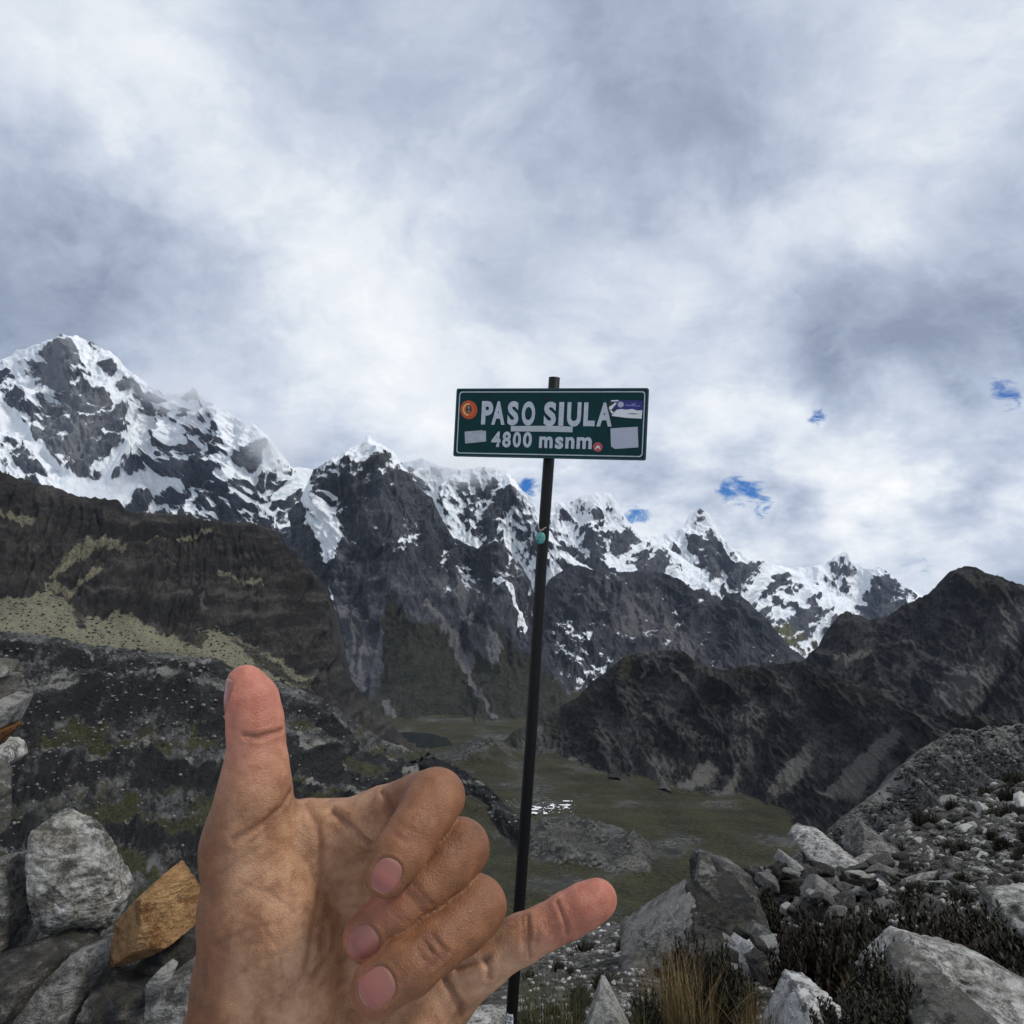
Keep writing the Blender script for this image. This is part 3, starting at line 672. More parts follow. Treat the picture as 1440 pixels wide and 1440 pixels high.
terr = terrain_mat('grey_terrace_rock', .7, (.022, .022, .022), (.16, .16, .154), (.040, .042, .015), (.22, .22, .20), bump=1.7, warm=.2, stain=(.05, .042, .03), streak=.7, stones=.2, stone_px=7.)
L2_BANDS = (([(-300, 905), (-100, 903), (60, 908), (150, 930), (300, 940), (420, 990), (560, 1075)], 22, 13, 30), ([(-300, 985), (-60, 985), (60, 978), (150, 965), (250, 957), (330, 1000), (420, 1050), (520, 1095)], 52, 30, 34), ([(-300, 1090), (0, 1088), (90, 1078), (150, 1074), (250, 1078), (320, 1085), (430, 1108), (560, 1150)], 36, 24, 26), ([(-300, 1150), (60, 1165), (150, 1172), (300, 1180), (420, 1190), (560, 1230)], 26, 16, 24))
def l2_relief(c):
    R = rock_relief(c, 11, 60, .7, 6, 7, crest=.5, crag=.5); X, Y = wob(c, 16, 70, 5); face = 0 * X
    for pl, hgt, A, rise in L2_BANDS:
        yt = np.interp(X, [a[0] for a in pl], [a[1] for a in pl]) + 9 * fbm2(X / 60, 0 * X + A, 4, .55, 17); dy = Y - yt
        amp = A * (.65 + .7 * fbm2(X / 80, 0 * X + hgt, 3, .5, 18))
        R = R + amp * np.where(dy < 0, sstep(-rise, 0, dy), np.clip(1 - dy / hgt, 0, 1) ** .8)
        face = np.maximum(face, sstep(-2, 3, dy) * sstep(hgt * 1.05, hgt * .8, dy))
    c['face'] = face
    R = R + face * 5 * (ridged2(c['S'] / 11, c['T'] / 60, 4, .55, 57) - .45)
    return R
def l2_cover(c):
    X, Y = wob(c, 16, 70, 5)
    g = .30 + .6 * fbm2(c['S'] / 50, c['T'] / 16, 5, .55, 44) + .55 * (c['nz'] - .75)
    for pl, v in (([(40, 1030), (230, 1040), (250, 1065), (100, 1075), (40, 1060)], .5), ([(110, 1140), (300, 1150), (420, 1120), (520, 1110), (420, 1190), (200, 1185)], .75), ([(380, 1085), (480, 1095), (520, 1130), (420, 1130)], .5), ([(500, 1010), (600, 1055), (640, 1120), (520, 1110), (480, 1060)], .35)):
        g = g + v * region(X, Y, pl, 12)
    g = g - .45 * region(X, Y, [(80, 1062), (310, 1070), (310, 1100), (80, 1095)], 8) - .35 * region(X, Y, [(0, 890), (300, 940), (280, 1000), (60, 1010), (0, 990)], 20)
    sc = .85 * region(X, Y, q([(170, 435), (290, 375), (430, 370), (520, 410), (420, 415), (300, 400)], 3, 0, 820), 5)
    sc = np.maximum(sc, .8 * region(X, Y, q([(1210, 815), (1300, 830), (1440, 850), (1360, 870), (1240, 850)], 3, 0, 820), 3))
    sc = np.maximum(sc, .6 * region(X, Y, q([(760, 690), (830, 720), (950, 750), (800, 750)], 3, 0, 820), 6))
    sc = np.maximum(sc, .75 * region(X, Y, [(545, 1020), (600, 1050), (570, 1060), (540, 1040)], 8))
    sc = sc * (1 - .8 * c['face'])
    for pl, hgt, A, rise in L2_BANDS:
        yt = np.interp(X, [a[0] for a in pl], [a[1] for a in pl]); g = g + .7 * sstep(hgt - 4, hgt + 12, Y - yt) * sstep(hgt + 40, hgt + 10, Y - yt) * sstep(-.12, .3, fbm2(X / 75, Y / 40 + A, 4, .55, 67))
        sc = np.maximum(sc, .75 * sstep(-14, -3, Y - yt) * sstep(4, 0, Y - yt) * sstep(-.05, .25, fbm2(X / 50, 0 * X + A, 3, .5, 77)))  # pale rock on the ledge tops, paled further as if better lit
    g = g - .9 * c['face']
    return cov4(0 * sc, g * (1 - .6 * sc), sc), .50 + .4 * fbm2(c['S'] / 60, c['T'] / 20, 4, .5, 49) - .24 * c['face'] + .3 * c['face'] * fbm2(c['S'] / 9, c['T'] / 60, 3, .5, 59)  # band faces toned darker: shade put into the rock colour for contrast
l2_top = [(-300, 880, 1050), (-60, 885, 1080), (0, 888, 1090), (60, 892, 1100), (130, 906, 1150), (200, 916, 1180), (300, 926, 1220), (350, 948, 1300), (430, 972, 1450), (470, 990, 1550), (500, 1015, 1700), (540, 1040, 1850), (590, 1058, 2000), (640, 1075, 1750), (690, 1110, 1500), (740, 1160, 1250)]
l2_bot = [(-300, 1520, 110), (0, 1520, 120), (280, 1520, 160), (430, 1500, 260), (560, 1440, 560), (640, 1360, 740), (740, 1300, 880)]
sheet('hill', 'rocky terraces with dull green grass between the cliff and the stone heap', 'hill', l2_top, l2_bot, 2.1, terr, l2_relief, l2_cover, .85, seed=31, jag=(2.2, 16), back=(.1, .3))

# --- valley floor ---------------------------------------------------------
FLOOR = -300.0
floor_mat = terrain_mat('meadow_and_moraine', 1.2, (.040, .040, .037), (.14, .14, .13), (.034, .033, .011), (.15, .145, .12), bump=1.2, warm=.2, stones=.5, stone_px=5.)
def build_valley():
    nu, nv = 420, 240
    px = np.linspace(-900, 2500, nu); d = np.geomspace(420, 4200, nv)[::-1]
    X = (px[None] - 720) / F * d[:, None]; Y = np.repeat(d[:, None], nu, 1)
    PX = np.repeat(px[None], nv, 0)
    # pixel row of the flat floor
    PY = 880 + (EYE[2] - FLOOR) / Y * F
    z = FLOOR + 5 * fbm2(X / 160, Y / 160, 5, .5, 81) + 1.5 * fbm2(X / 22, Y / 22, 4, .55, 82)
    mor = region(PX + 14 * fbm2(X / 60, Y / 60, 4, .5, 86), PY + 6 * fbm2(X / 60, Y / 60, 4, .5, 87), [(735, 1150), (800, 1145), (870, 1160), (905, 1178), (900, 1210), (820, 1200), (745, 1190)], 8)
    z = z + mor * (4 + 26 * (ridged2(X / 55, Y / 90, 6, .55, 83)))
    knob = np.exp(-((PX - 680) / 40) ** 2 - ((PY - 1062) / 12) ** 2)
    z = z + 60 * knob * (.6 + .6 * ridged2(X / 90, Y / 90, 5, .5, 84))
    z = z + 30 * np.exp(-((PX - 650) / 45) ** 2 - ((PY - 1150) / 30) ** 2) * (.5 + ridged2(X / 50, Y / 60, 5, .5, 85))
    lake = region(PX, PY, [(548, 1024), (600, 1022), (640, 1030), (655, 1042), (600, 1046), (560, 1040)], 5)
    pond = region(PX, PY, [(725, 1130), (760, 1120), (800, 1118), (815, 1128), (790, 1138), (740, 1140)], 8)
    z = z * (1 - lake) + (FLOOR - 2) * lake
    z = z * (1 - pond * .8) + (FLOOR + .5 * perlin2(X / 7, Y / 16, 88)) * pond * .8
    g = .62 + .55 * fbm2(X / 110, Y / 150, 5, .55, 91) - .9 * mor - .4 * knob
    sc = .5 * mor + .8 * (fbm2(X / 60, Y / 90, 5, .6, 92) - .28)
    sc = np.maximum(sc, .8 * region(PX + 10 * fbm2(X / 30, Y / 30, 3, .5, 8), PY, [(855, 1200), (905, 1203), (915, 1212), (870, 1210)], 4))
    sc = np.maximum(sc, .55 * sstep(2.2, .6, seg_dist(PX + 8 * fbm2(X / 40, Y / 40, 3, .5, 9), PY, [(1000, 1190), (960, 1215), (1010, 1215)])))
    bog = region(PX, PY, [(920, 1178), (940, 1176), (952, 1184), (935, 1190)], 5) + region(PX, PY, [(965, 1225), (985, 1205), (990, 1212), (972, 1232)], 4)
    tone = .5 + 0 * X - .4 * bog
    g = g - .9 * bog
    P = np.stack([X, Y, z], -1)
    me = mesh_np('valley_floor', P.reshape(-1, 3), grid_faces(nv, nu), True, {"cover": cov4(0 * X, g, sc).reshape(-1, 4), 'tone': np.repeat(tone.reshape(-1, 1), 4, 1)})
    o = link('valley_floor', me, floor_mat); tag(o, 'olive meadow on the valley floor with a grey moraine mound', 'ground', kind='structure')
build_valley()

def outline_mesh(name, pts, z, n=6, seed=1, amp=.1):
    """flat irregular sheet of water from an outline of world x, y points"""
    P = np.array(pts, float); c = P.mean(0); out = []
    for i in range(len(P)):
        a, b = P[i], P[(i + 1) % len(P)]
        for k in range(n):
            p = a + (b - a) * k / n
            w = perlin2(np.array([p[0] * .13]), np.array([p[1] * .13]), seed)[0] * amp
            out.append(c + (p - c) * (1 + w))
    out = np.array(out); m = len(out)
    V = np.concatenate([np.array([[*c, z]]), np.c_[out, np.full(m, z)]])
    f = np.array([[0, 1 + i, 1 + (i + 1) % m] for i in range(m)])
    return mesh_np(name, V, f, False)

wt = NT('water'); wt.b.inputs['IOR'].default_value = 1.33; wt.b.inputs['Specular IOR Level'].default_value = .5
wt.bump(wt.noise(wt.coord('Object', (.6, .6, 1)), 1.0, 4, .6), .05, .3)
water = wt.base((.010, .014, .018), .06)
def floor_xy(px, py, z=FLOOR):
    d = (EYE[2] - z) / ((py - 880) / F); return ((px - 720) / F * d, d)
lk = link('lake', outline_mesh('lake', [floor_xy(*p) for p in [(545, 1028), (575, 1025), (610, 1027), (632, 1034), (640, 1043), (605, 1047), (575, 1044)]], FLOOR + .6, 6, 3, .08), water)
tag(lk, 'dark lake at the foot of the dark pyramid mountain', 'lake', kind='structure')
pt_ = NT('painted_glint'); patch_mat = pt_.base(pt_.ramp(pt_.noise(pt_.coord('Object'), .5, 4, .6), ((.3, (.55, .57, .6)), (.6, (.8, .81, .82)))), .8)  # bright glint of the meadow water, painted as plain white
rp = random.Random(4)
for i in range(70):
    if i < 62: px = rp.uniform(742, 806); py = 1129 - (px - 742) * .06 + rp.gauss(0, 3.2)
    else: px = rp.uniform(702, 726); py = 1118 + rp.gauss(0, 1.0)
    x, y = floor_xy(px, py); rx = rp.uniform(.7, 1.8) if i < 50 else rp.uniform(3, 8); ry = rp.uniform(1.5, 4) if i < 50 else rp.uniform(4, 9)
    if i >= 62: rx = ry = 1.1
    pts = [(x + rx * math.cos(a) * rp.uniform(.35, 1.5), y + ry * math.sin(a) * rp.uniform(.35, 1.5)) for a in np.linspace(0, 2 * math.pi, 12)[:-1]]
    o = link('glint_patch', outline_mesh('glint_patch', pts, FLOOR + 1.2 + .02 * i, 2, i, .15), patch_mat)
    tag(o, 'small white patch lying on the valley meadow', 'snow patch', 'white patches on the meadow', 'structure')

# ------------------------------------------------------------------ haze and mist
def closed_box(lo, hi):
    V = [(x, y, z) for z in (lo[2], hi[2]) for y in (lo[1], hi[1]) for x in (lo[0], hi[0])]
    return V, [(0, 2, 3, 1), (4, 5, 7, 6), (0, 1, 5, 4), (2, 6, 7, 3), (0, 4, 6, 2), (1, 3, 7, 5)]
def build_haze():
    m = bpy.data.materials.new('haze_air'); m.use_nodes = True; nt = m.node_tree; nt.nodes.clear()
    out = nt.nodes.new('ShaderNodeOutputMaterial'); v = nt.nodes.new('ShaderNodeVolumePrincipled')
    v.inputs['Color'].default_value = (.60, .74, 1, 1); v.inputs['Density'].default_value = HAZE; v.inputs['Anisotropy'].default_value = 0.
    nt.links.new(v.outputs[0], out.inputs['Volume'])
    me = bpy.data.meshes.new('haze'); V, Fc = closed_box((-16000, -600, -1500), (16000, 14500, 3400)); me.from_pydata(V, [], Fc); me.update()
    o = link('haze', me, m); tag(o, 'thin bluish mountain air filling the valley', 'haze', kind='stuff')
HAZE = 0.65e-5
build_haze()

def build_mist():
    m = bpy.data.materials.new('mist_air'); m.use_nodes = True; nt = m.node_tree; nt.nodes.clear(); N = nt.nodes.new; L = nt.links.new
    out = N('ShaderNodeOutputMaterial'); v = N('ShaderNodeVolumePrincipled'); v.inputs['Color'].default_value = (.97, .98, 1, 1)
    tc = N('ShaderNodeTexCoord'); ln = N('ShaderNodeVectorMath'); ln.operation = 'LENGTH'; L(tc.outputs['Object'], ln.inputs[0])
    nz = N('ShaderNodeTexNoise'); nz.inputs['Scale'].default_value = 2.6; nz.inputs['Detail'].default_value = 5; nz.inputs['Roughness'].default_value = .6; L(tc.outputs['Object'], nz.inputs['Vector'])
    a = N('ShaderNodeMath'); a.operation = 'MULTIPLY_ADD'; a.inputs[1].default_value = 1.5; L(nz.outputs['Fac'], a.inputs[0])
    b = N('ShaderNodeMath'); b.operation = 'MULTIPLY_ADD'; b.inputs[1].default_value = -1.15; b.inputs[2].default_value = .25; L(ln.outputs['Value'], b.inputs[0]); L(b.outputs[0], a.inputs[2])
    c = N('ShaderNodeMath'); c.operation = 'MAXIMUM'; c.inputs[1].default_value = 0; L(a.outputs[0], c.inputs[0])
    e = N('ShaderNodeMath'); e.operation = 'MULTIPLY'; e.inputs[1].default_value = MIST; L(c.outputs[0], e.inputs[0]); L(e.outputs[0], v.inputs['Density']); L(v.outputs[0], out.inputs['Volume'])
    V, Fc = ico(3)
    for (px, py, d, rx, ry, rd, lb) in MISTS:
        o = link('mist', mesh_np('mist', V, Fc), m); o.location = at(px, py, d); o.scale = (rx / F * d, rd, ry / F * d); tag(o, lb, 'mist', kind='stuff')
def ico(sub):
    bm = bmesh.new(); bmesh.ops.create_icosphere(bm, subdivisions=sub, radius=1)
    V = np.array([v.co[:] for v in bm.verts]); Fc = np.array([[v.index for v in f.verts] for f in bm.faces]); bm.free()
    return V / np.linalg.norm(V, axis=1)[:, None], Fc
MIST = .0035
MISTS = [(262, 548, 6350, 105, 44, 450, 'cloud wrapped round the ridge right of the grey rock face'), (395, 622, 5800, 80, 50, 400, 'cloud hanging over the col beside the dark pyramid'), (640, 652, 6000, 110, 44, 450, 'cloud cap over the fluted snow peak'), (845, 690, 6850, 65, 26, 300, 'thin cloud on the rounded snow dome')]
build_mist()

# ------------------------------------------------------------------ ground of the pass
_az_px = np.array([-2400, -900, -300, 0, 280, 500, 720, 880, 960, 1060, 1150, 1240, 1340, 1440, 1800, 3000], float)
_az_s = np.array([.05, .12, .22, .29, .36, .36, .335, .300, .278, .245, .218, .166, .140, .113, .08, .04])
_az_re = np.array([30, 30, 30, 30, 26, 24, 26, 34, 38, 44, 50, 70, 85, 95, 95, 95], float)
_az = np.arctan((_az_px - 720) / F)
def near_z(x, y, rough=True):
    x = np.asarray(x, float); y = np.asarray(y, float)
    r = np.hypot(x, y); a = np.arctan2(x, y)
    a2 = np.where(np.abs(a) > 1.3, np.sign(a) * 1.3, a)
    s = np.interp(a2, _az, _az_s); re = np.interp(a2, _az, _az_re)
    fade = sstep(math.pi, 1.3, np.abs(a))
    g = np.log1p(np.exp(np.clip((r - 3.4) * 1.6, -30, 30))) / 1.6
    g = np.where(r > 15, r - 3.4, g)
    z = -s * g * fade - .55 * np.maximum(0, r - re) * sstep(0, 25, r - re)
    kz = np.interp(a2, np.arctan((np.array([880., 1240.]) - 720) / F), [0., 1.]) * sstep(2.2, 1.3, np.abs(a))
    z = z - kz * 1.3 * (1 - np.exp(-np.maximum(0, r - 4) / 8))
    if rough:
        amp = .10 + .006 * np.minimum(r, 60)
        z = z + amp * (fbm2(x / 1.7, y / 1.7, 5, .52, 101) * 1.0 + .9 * (ridged2(x / 4.5, y / 4.5, 5, .5, 103) - .5)) * sstep(.6, 3, r)
        z = z + .012 * np.minimum(r, 60) * fbm2(x / 9, y / 9, 3, .5, 107)
    return z

_gx = np.linspace(560, 1520, 97); _gy = np.linspace(1040, 1500, 93)
def _hits():
    d = np.geomspace(2.0, 140, 320); GX, GY = np.meshgrid(_gx, _gy); out = np.full(GX.shape, np.nan)
    for k in range(len(d) - 1, -1, -1):
        P = at(GX, GY, np.full(GX.shape, d[k])); b = P[..., 2] < near_z(P[..., 0], P[..., 1], False); out = np.where(b, d[k], out)
    return out
_gd = _hits()
def ground_hit(px, py):
    i = int(np.clip(round((px - 560) / 10), 0, 96)); j = int(np.clip(round((py - 1040) / 5), 0, 92)); v = _gd[j, i]
    return None if np.isnan(v) or v > 110 else float(v)


def ground_mat():
    t = NT('stony_ground'); W = t.coord('Object')
    n1 = t.noise(W, .5, 6, .6, .3); n2 = t.noise(W, 3.5, 8, .68, .2); n3 = t.noise(W, 22, 6, .7)
    v = t.voronoi(W, 7.0); v2 = t.voronoi(W, 19.)
    f = t.math('MULTIPLY_ADD', n1, .4, t.math('MULTIPLY_ADD', n2, .45, t.math('MULTIPLY', n3, .25)))
    c = t.ramp(f, ((.38, (.014, .013, .011)), (.52, (.034, .032, .028)), (.62, (.10, .096, .085)), (.78, (.28, .275, .255))))
    stone = t.voronoi(W, 7.0, out='Color'); sp = t.n('ShaderNodeSeparateColor'); t.t.links.new(stone, sp.inputs[0])
    c = t.mix(t.math('MULTIPLY', t.ramp(v, ((.10, 1.), (.22, 0.))), .7), c, t.ramp(sp.outputs[0], ((.1, (.05, .05, .045)), (.5, (.18, .175, .16)), (.9, (.42, .41, .39)))))
    c = t.mix(t.math('MULTIPLY', t.ramp(t.noise(W, 1.3, 5, .6), ((.52, 0.), (.66, 1.))), .8), c, (.030, .028, .014))
    h = t.math('ADD', t.math('MULTIPLY', v, -.6), t.math('ADD', n2, t.math('MULTIPLY', v2, -.3)))
    t.bump(h, .12, 1.0)
    return t.base(c, .95)
gmat = ground_mat()

def build_ground():
    nu, nv = 540, 340
    az = np.concatenate([np.linspace(-1.45, -.62, 60, endpoint=False), np.linspace(-.62, .62, nu - 120), np.linspace(.62, 1.45, 61)[1:]])
    nu = len(az)
    r = np.geomspace(.6, 420, nv)[::-1]
    X = r[:, None] * np.sin(az)[None]; Y = r[:, None] * np.cos(az)[None]
    Z = near_z(X, Y)
    P = np.stack([X, Y, Z], -1)
    me = mesh_np('ground', P.reshape(-1, 3), grid_faces(nv, nu), True)
    o = link('ground', me, gmat); tag(o, 'stony ground of the mountain pass sloping down to the valley', 'ground', kind='structure')
build_ground()

# ------------------------------------------------------------------ rocks
def ico(sub):
    bm = bmesh.new(); bmesh.ops.create_icosphere(bm, subdivisions=sub, radius=1)
    V = np.array([v.co[:] for v in bm.verts]); Fc = np.array([[v.index for v in f.verts] for f in bm.faces]); bm.free()
    return V / np.linalg.norm(V, axis=1)[:, None], Fc
_ICO = {s: ico(s) for s in (1, 2, 3, 4, 5, 6)}

def rock_mat(name, dark, mid, light, spot=(.03, .03, .027), warm=None, scale=1., vein=.5, lich=.5, wamt=.6):
    t = NT(name); W = t.coord('Object', (scale,) * 3)
    oi = t.n('ShaderNodeObjectInfo').outputs['Random']
    sh = t.n('ShaderNodeVectorMath', operation='ADD'); t.put(sh.inputs[0], W)
    cx = t.n('ShaderNodeCombineXYZ'); t.put(cx.inputs[0], t.math('MULTIPLY', oi, 17.)); t.put(cx.inputs[1], t.math('MULTIPLY', oi, 31.)); t.t.links.new(cx.outputs[0], sh.inputs[1]); W = sh.outputs[0]
    n1 = t.noise(W, 2.2, 8, .62, .5); n2 = t.noise(W, 9, 9, .68, .4); n3 = t.noise(W, 46, 6, .7, .1)
    mp = t.n('ShaderNodeMapping'); mp.inputs['Scale'].default_value = (1.2, 1.2, 5); mp.inputs['Rotation'].default_value = (.5, .35, .2); t.t.links.new(W, mp.inputs[0])
    st = t.noise(mp.outputs[0], 2.6, 7, .6, .6)
    f = t.math('MULTIPLY_ADD', n1, .35, t.math('MULTIPLY_ADD', n2, .30, t.math('MULTIPLY_ADD', st, .25, t.math('MULTIPLY', n3, .18))))
    f = t.math('ADD', t.math('MULTIPLY_ADD', t.attr('shade', 0), .30, f), t.math('MULTIPLY_ADD', oi, .22, -.11))
    c = t.ramp(f, ((.46, dark), (.53, mid), (.59, light), (.68, tuple(min(.8, x * 1.3) for x in light))))
    cr2 = t.ramp(t.math('ABSOLUTE', t.math('SUBTRACT', t.noise(W, 3.4, 6, .6, 1.2), .5)), ((.0, 1.), (.022, 0.)))
    dk = t.math('MULTIPLY', t.math('MULTIPLY', cr2, t.ramp(t.noise(W, 1.7, 3, .5), ((.45, 0.), (.6, 1.)))), vein * .7)
    c = t.mix(t.math('MULTIPLY', dk, .8), c, spot)
    c = t.mix(t.math('MULTIPLY', t.ramp(t.noise(W, 3.4, 9, .72, .5), ((.54, 0.), (.61, 1.))), lich), c, spot)
    if warm: c = t.mix(t.math('MULTIPLY', t.ramp(t.noise(W, 2.6, 6, .62, .8), ((.44, 0.), (.60, 1.))), wamt), c, warm)
    h = t.math('ADD', n2, t.math('MULTIPLY', st, .9)); h = t.math('MULTIPLY_ADD', n3, .35, h); h = t.math('MULTIPLY_ADD', dk, -.8, h)
    t.bump(h, .11 / scale, 1.0)
    return t.base(c, .88)

M_pale = rock_mat('pale_lichen_rock', (.09, .09, .083), (.38, .375, .35), (.66, .655, .62), scale=5, warm=(.22, .18, .10), wamt=.3, lich=.75, vein=.8)
M_orange = rock_mat('orange_iron_rock', (.085, .036, .012), (.20, .088, .030), (.40, .235, .105), scale=5, spot=(.10, .05, .02), warm=(.26, .12, .035), wamt=.6, lich=.35)
M_dark = rock_mat('dark_slate_rock', (.022, .022, .022), (.070, .069, .066), (.21, .205, .195), scale=4, warm=(.09, .075, .045), wamt=.4, lich=.5)
M_grey = rock_mat('grey_slab_rock', (.035, .035, .034), (.12, .119, .114), (.33, .325, .31), scale=4, warm=(.11, .10, .07), wamt=.3, lich=.55)
M_slab = rock_mat('white_quartz_slab', (.12, .118, .11), (.42, .415, .39), (.68, .675, .645), scale=1.6, warm=(.20, .17, .11), wamt=.25, lich=.8, vein=.9)
M_out = rock_mat('weathered_outcrop', (.018, .018, .017), (.060, .059, .056), (.22, .215, .205), scale=1.1, warm=(.10, .09, .06), wamt=.35, lich=.5)
M_talus = rock_mat('talus_rock', (.050, .050, .047), (.22, .217, .207), (.50, .495, .475), scale=2.0, warm=(.12, .10, .07), wamt=.3, lich=.6)

def rock_shape(planes, sub, seed, noise=.05, fine=.012, strata=0., scale=1., sharp=.04):
    """convex block cut by planes (n, d), roughened; in units of its own size"""
    V, Fc = _ICO[sub]
    n = np.array([p[0] for p in planes], float); d = np.array([p[1] for p in planes], float); n /= np.linalg.norm(n, axis=1)[:, None]
    k = V @ n.T; rr = np.where(k > .02, d[None] / np.maximum(k, .02), 1e3)
    r = rr.min(1)
    if sharp:       # soften the edges a little
        w = np.exp(-(rr - r[:, None]) / (sharp * r[:, None] + 1e-9)); r = r - sharp * r * np.log(w.sum(1)) * .5
    P = V * r[:, None]
    q3 = P / scale + seed * 3.7
    nn = fbm3(q3 * 2.0, 5, .6, seed)
    rd = 1 - np.abs(fbm3(q3 * 3.3, 5, .6, seed + 9)) * 2.6
    disp = noise * nn + noise * .7 * (rd - .6) + fine * fbm3(q3 * 14, 3, .6, seed + 5)
    if strata:
        u = (q3 @ np.array([.35, .25, .9])) * 5 + fbm3(q3 * 1.5, 3, .5, seed + 3) * 1.5
        disp = disp + strata * (sstep(.1, .9, u - np.floor(u)) - (u - np.floor(u)))
    return P + V * (disp * scale)[:, None], Fc

def random_rock(seed, sub=3, flat=.7, cuts=14, noise=.07, fine=.02):
    rs = np.random.RandomState(seed); n = rs.normal(size=(cuts, 3)); n[:, 2] *= 1.1
    d = rs.uniform(.62, 1.0, cuts)
    pl = list(zip(n, d)) + [((0, 0, 1), flat), ((0, 0, -1), flat), ((1, 0, 0), 1.1), ((-1, 0, 0), 1.0), ((0, 1, 0), .95), ((0, -1, 0), .95)]
    V, Fc = rock_shape(pl, sub, seed, noise, fine, .03)
    return V, Fc

def outline_rock(name, pts, depth, thick, mat, label, seed, cat='rock', sub=6, noise=.045, fine=.012, strata=.02, lean=.25, tilt=0.25, group=None, face=.75, chips=26, extra=()):
    """rock whose outline is seen as pts (pixels) at a depth, with a real thickness; planes lean so that it is a block, not a slab"""
    pts = np.array(pts, float); c = pts.mean(0)
    W = np.array([[(x - c[0]) / F * depth, (c[1] - y) / F * depth] for x, y in pts])
    if np.cross(W[1] - W[0], W[2] - W[1]).sum() > 0 and False: W = W[::-1]
    size = np.abs(W).max(); planes = []; rs = np.random.RandomState(seed)
    hull = []
    m = len(W)
    for i in range(m):
        a, b = W[i], W[(i + 1) % m]; e = b - a; L = np.hypot(*e)
        if L < 1e-6: continue
        nn = np.array([e[1], -e[0]]) / L
        if nn @ ((a + b) / 2) < 0: nn = -nn
        # keep supporting planes only, slightly relaxed for concave outlines
        dd = max((W @ nn).max() * .35 + (nn @ a) * .65, nn @ a)
        ln = rs.uniform(-lean, lean)
        planes.append((np.array([nn[0], nn[1], ln]), dd / math.sqrt(1 + ln * ln)))
    th = thick / 2
    for (v, f) in extra:
        v = np.array(v, float); v /= np.linalg.norm(v); planes.append((v, th * f))
    for k in range(3):   # facets towards the viewer
        v = np.array([rs.uniform(-tilt, tilt) * 1.3, rs.uniform(-.2, .9) * tilt * 1.5, 1.]); v /= np.linalg.norm(v); planes.append((v, th * rs.uniform(face, 1.05)))
        v = np.array([rs.uniform(-tilt, tilt), rs.uniform(-tilt, tilt), -1.]); v /= np.linalg.norm(v); planes.append((v, th * rs.uniform(.8, 1.05)))
    V0, _ = rock_shape(planes, 4, seed, 0, 0, 0, size, 0)
    for k in range(chips):   # chipped facets
        v = rs.normal(size=3); v[2] = abs(v[2]) * .8 + .15 if rs.rand() < .75 else v[2]; v[2] = abs(v[2]) + .35; v /= np.linalg.norm(v); planes.append((v, float((V0 @ v).max()) * rs.uniform(.84, .98)))
    V, Fc = rock_shape(planes, sub, seed, noise, fine, strata, size, .008)
    B = np.stack([RIGHT, UP, -FWD], 0)      # local x right, y up, z to the viewer
    Vw = V @ B
    o = link(name, mesh_np(name, Vw, Fc, sub < 5), mat); o.location = at(c[0], c[1], depth + thick * .15)
    tag(o, label, cat, group); return o

s6 = lambda pts: q(pts, 2.667, 0, 900)
outline_rock('rock', s6([(120, 720), (170, 680), (265, 672), (340, 720), (380, 800), (430, 880), (470, 980), (440, 1050), (370, 1120), (290, 1190), (200, 1160), (165, 1080), (150, 950), (130, 850)]), 2.15, .20, M_pale, 'upright pale grey boulder crusted with lichen on the stone heap', 3, noise=.055, strata=.06, fine=.03, chips=18, extra=(((-.25, .15, 1), .8), ((.75, .1, .6), .95), ((.1, -.75, .7), 1.0), ((.1, .8, .6), 1.1)))
outline_rock('rock', [(x - 10, y + 5) for x, y in s6([(410, 1085), (640, 865), (685, 828), (748, 885), (744, 1085), (600, 1160), (465, 1250), (405, 1210)])], 2.0, .13, M_orange, 'rust-orange angular rock leaning beside the pale boulder', 5, noise=.022, strata=.02, tilt=.2, chips=4, fine=.014, face=1.0, extra=(((.62, .25, .7), .78), ((-.75, .15, .7), .62), ((.15, -.8, .6), .95)))
outline_rock('rock', s6([(110, 1240), (260, 1190), (400, 1095), (410, 1200), (380, 1320), (330, 1420), (260, 1500), (100, 1500), (40, 1380)]), 2.05, .26, M_grey, 'pale grey slab lying under the upright boulder', 7, noise=.05, strata=.03, tilt=.5)
outline_rock('rock', s6([(470, 1250), (560, 1170), (660, 1080), (760, 1080), (800, 1200), (700, 1270), (600, 1340), (500, 1300)]), 2.08, .2, M_dark, 'dark slate block under the rust-orange rock', 9, tilt=.4)
outline_rock('rock', s6([(-120, 860), (0, 815), (100, 790), (132, 860), (145, 950), (110, 1100), (60, 1230), (-120, 1260)]), 2.2, .3, M_grey, 'grey split slab leaning against the upright boulder', 11, strata=.06, tilt=.4)
outline_rock('rock', s6([(-120, 1210), (60, 1190), (180, 1150), (250, 1200), (180, 1320), (120, 1500), (-120, 1520)]), 2.0, .3, M_dark, 'brown-stained dark rock at the foot of the split slab', 13, tilt=.5)
outline_rock('rock', s6([(330, 1330), (440, 1270), (560, 1290), (640, 1400), (620, 1560), (300, 1560)]), 1.95, .26, M_dark, 'dark fractured block below the dark slate block', 15, tilt=.5)
outline_rock('rock', s6([(540, 1340), (640, 1260), (780, 1190), (860, 1260), (840, 1560), (600, 1560)]), 1.95, .26, M_grey, 'grey chipped block beside the wrist', 17, tilt=.5, strata=.05)
outline_rock('rock', s6([(560, 1290), (620, 1215), (660, 1230), (640, 1280), (570, 1320)]), 1.9, .07, M_grey, 'small pale chip resting on the grey chipped block', 19, sub=4)
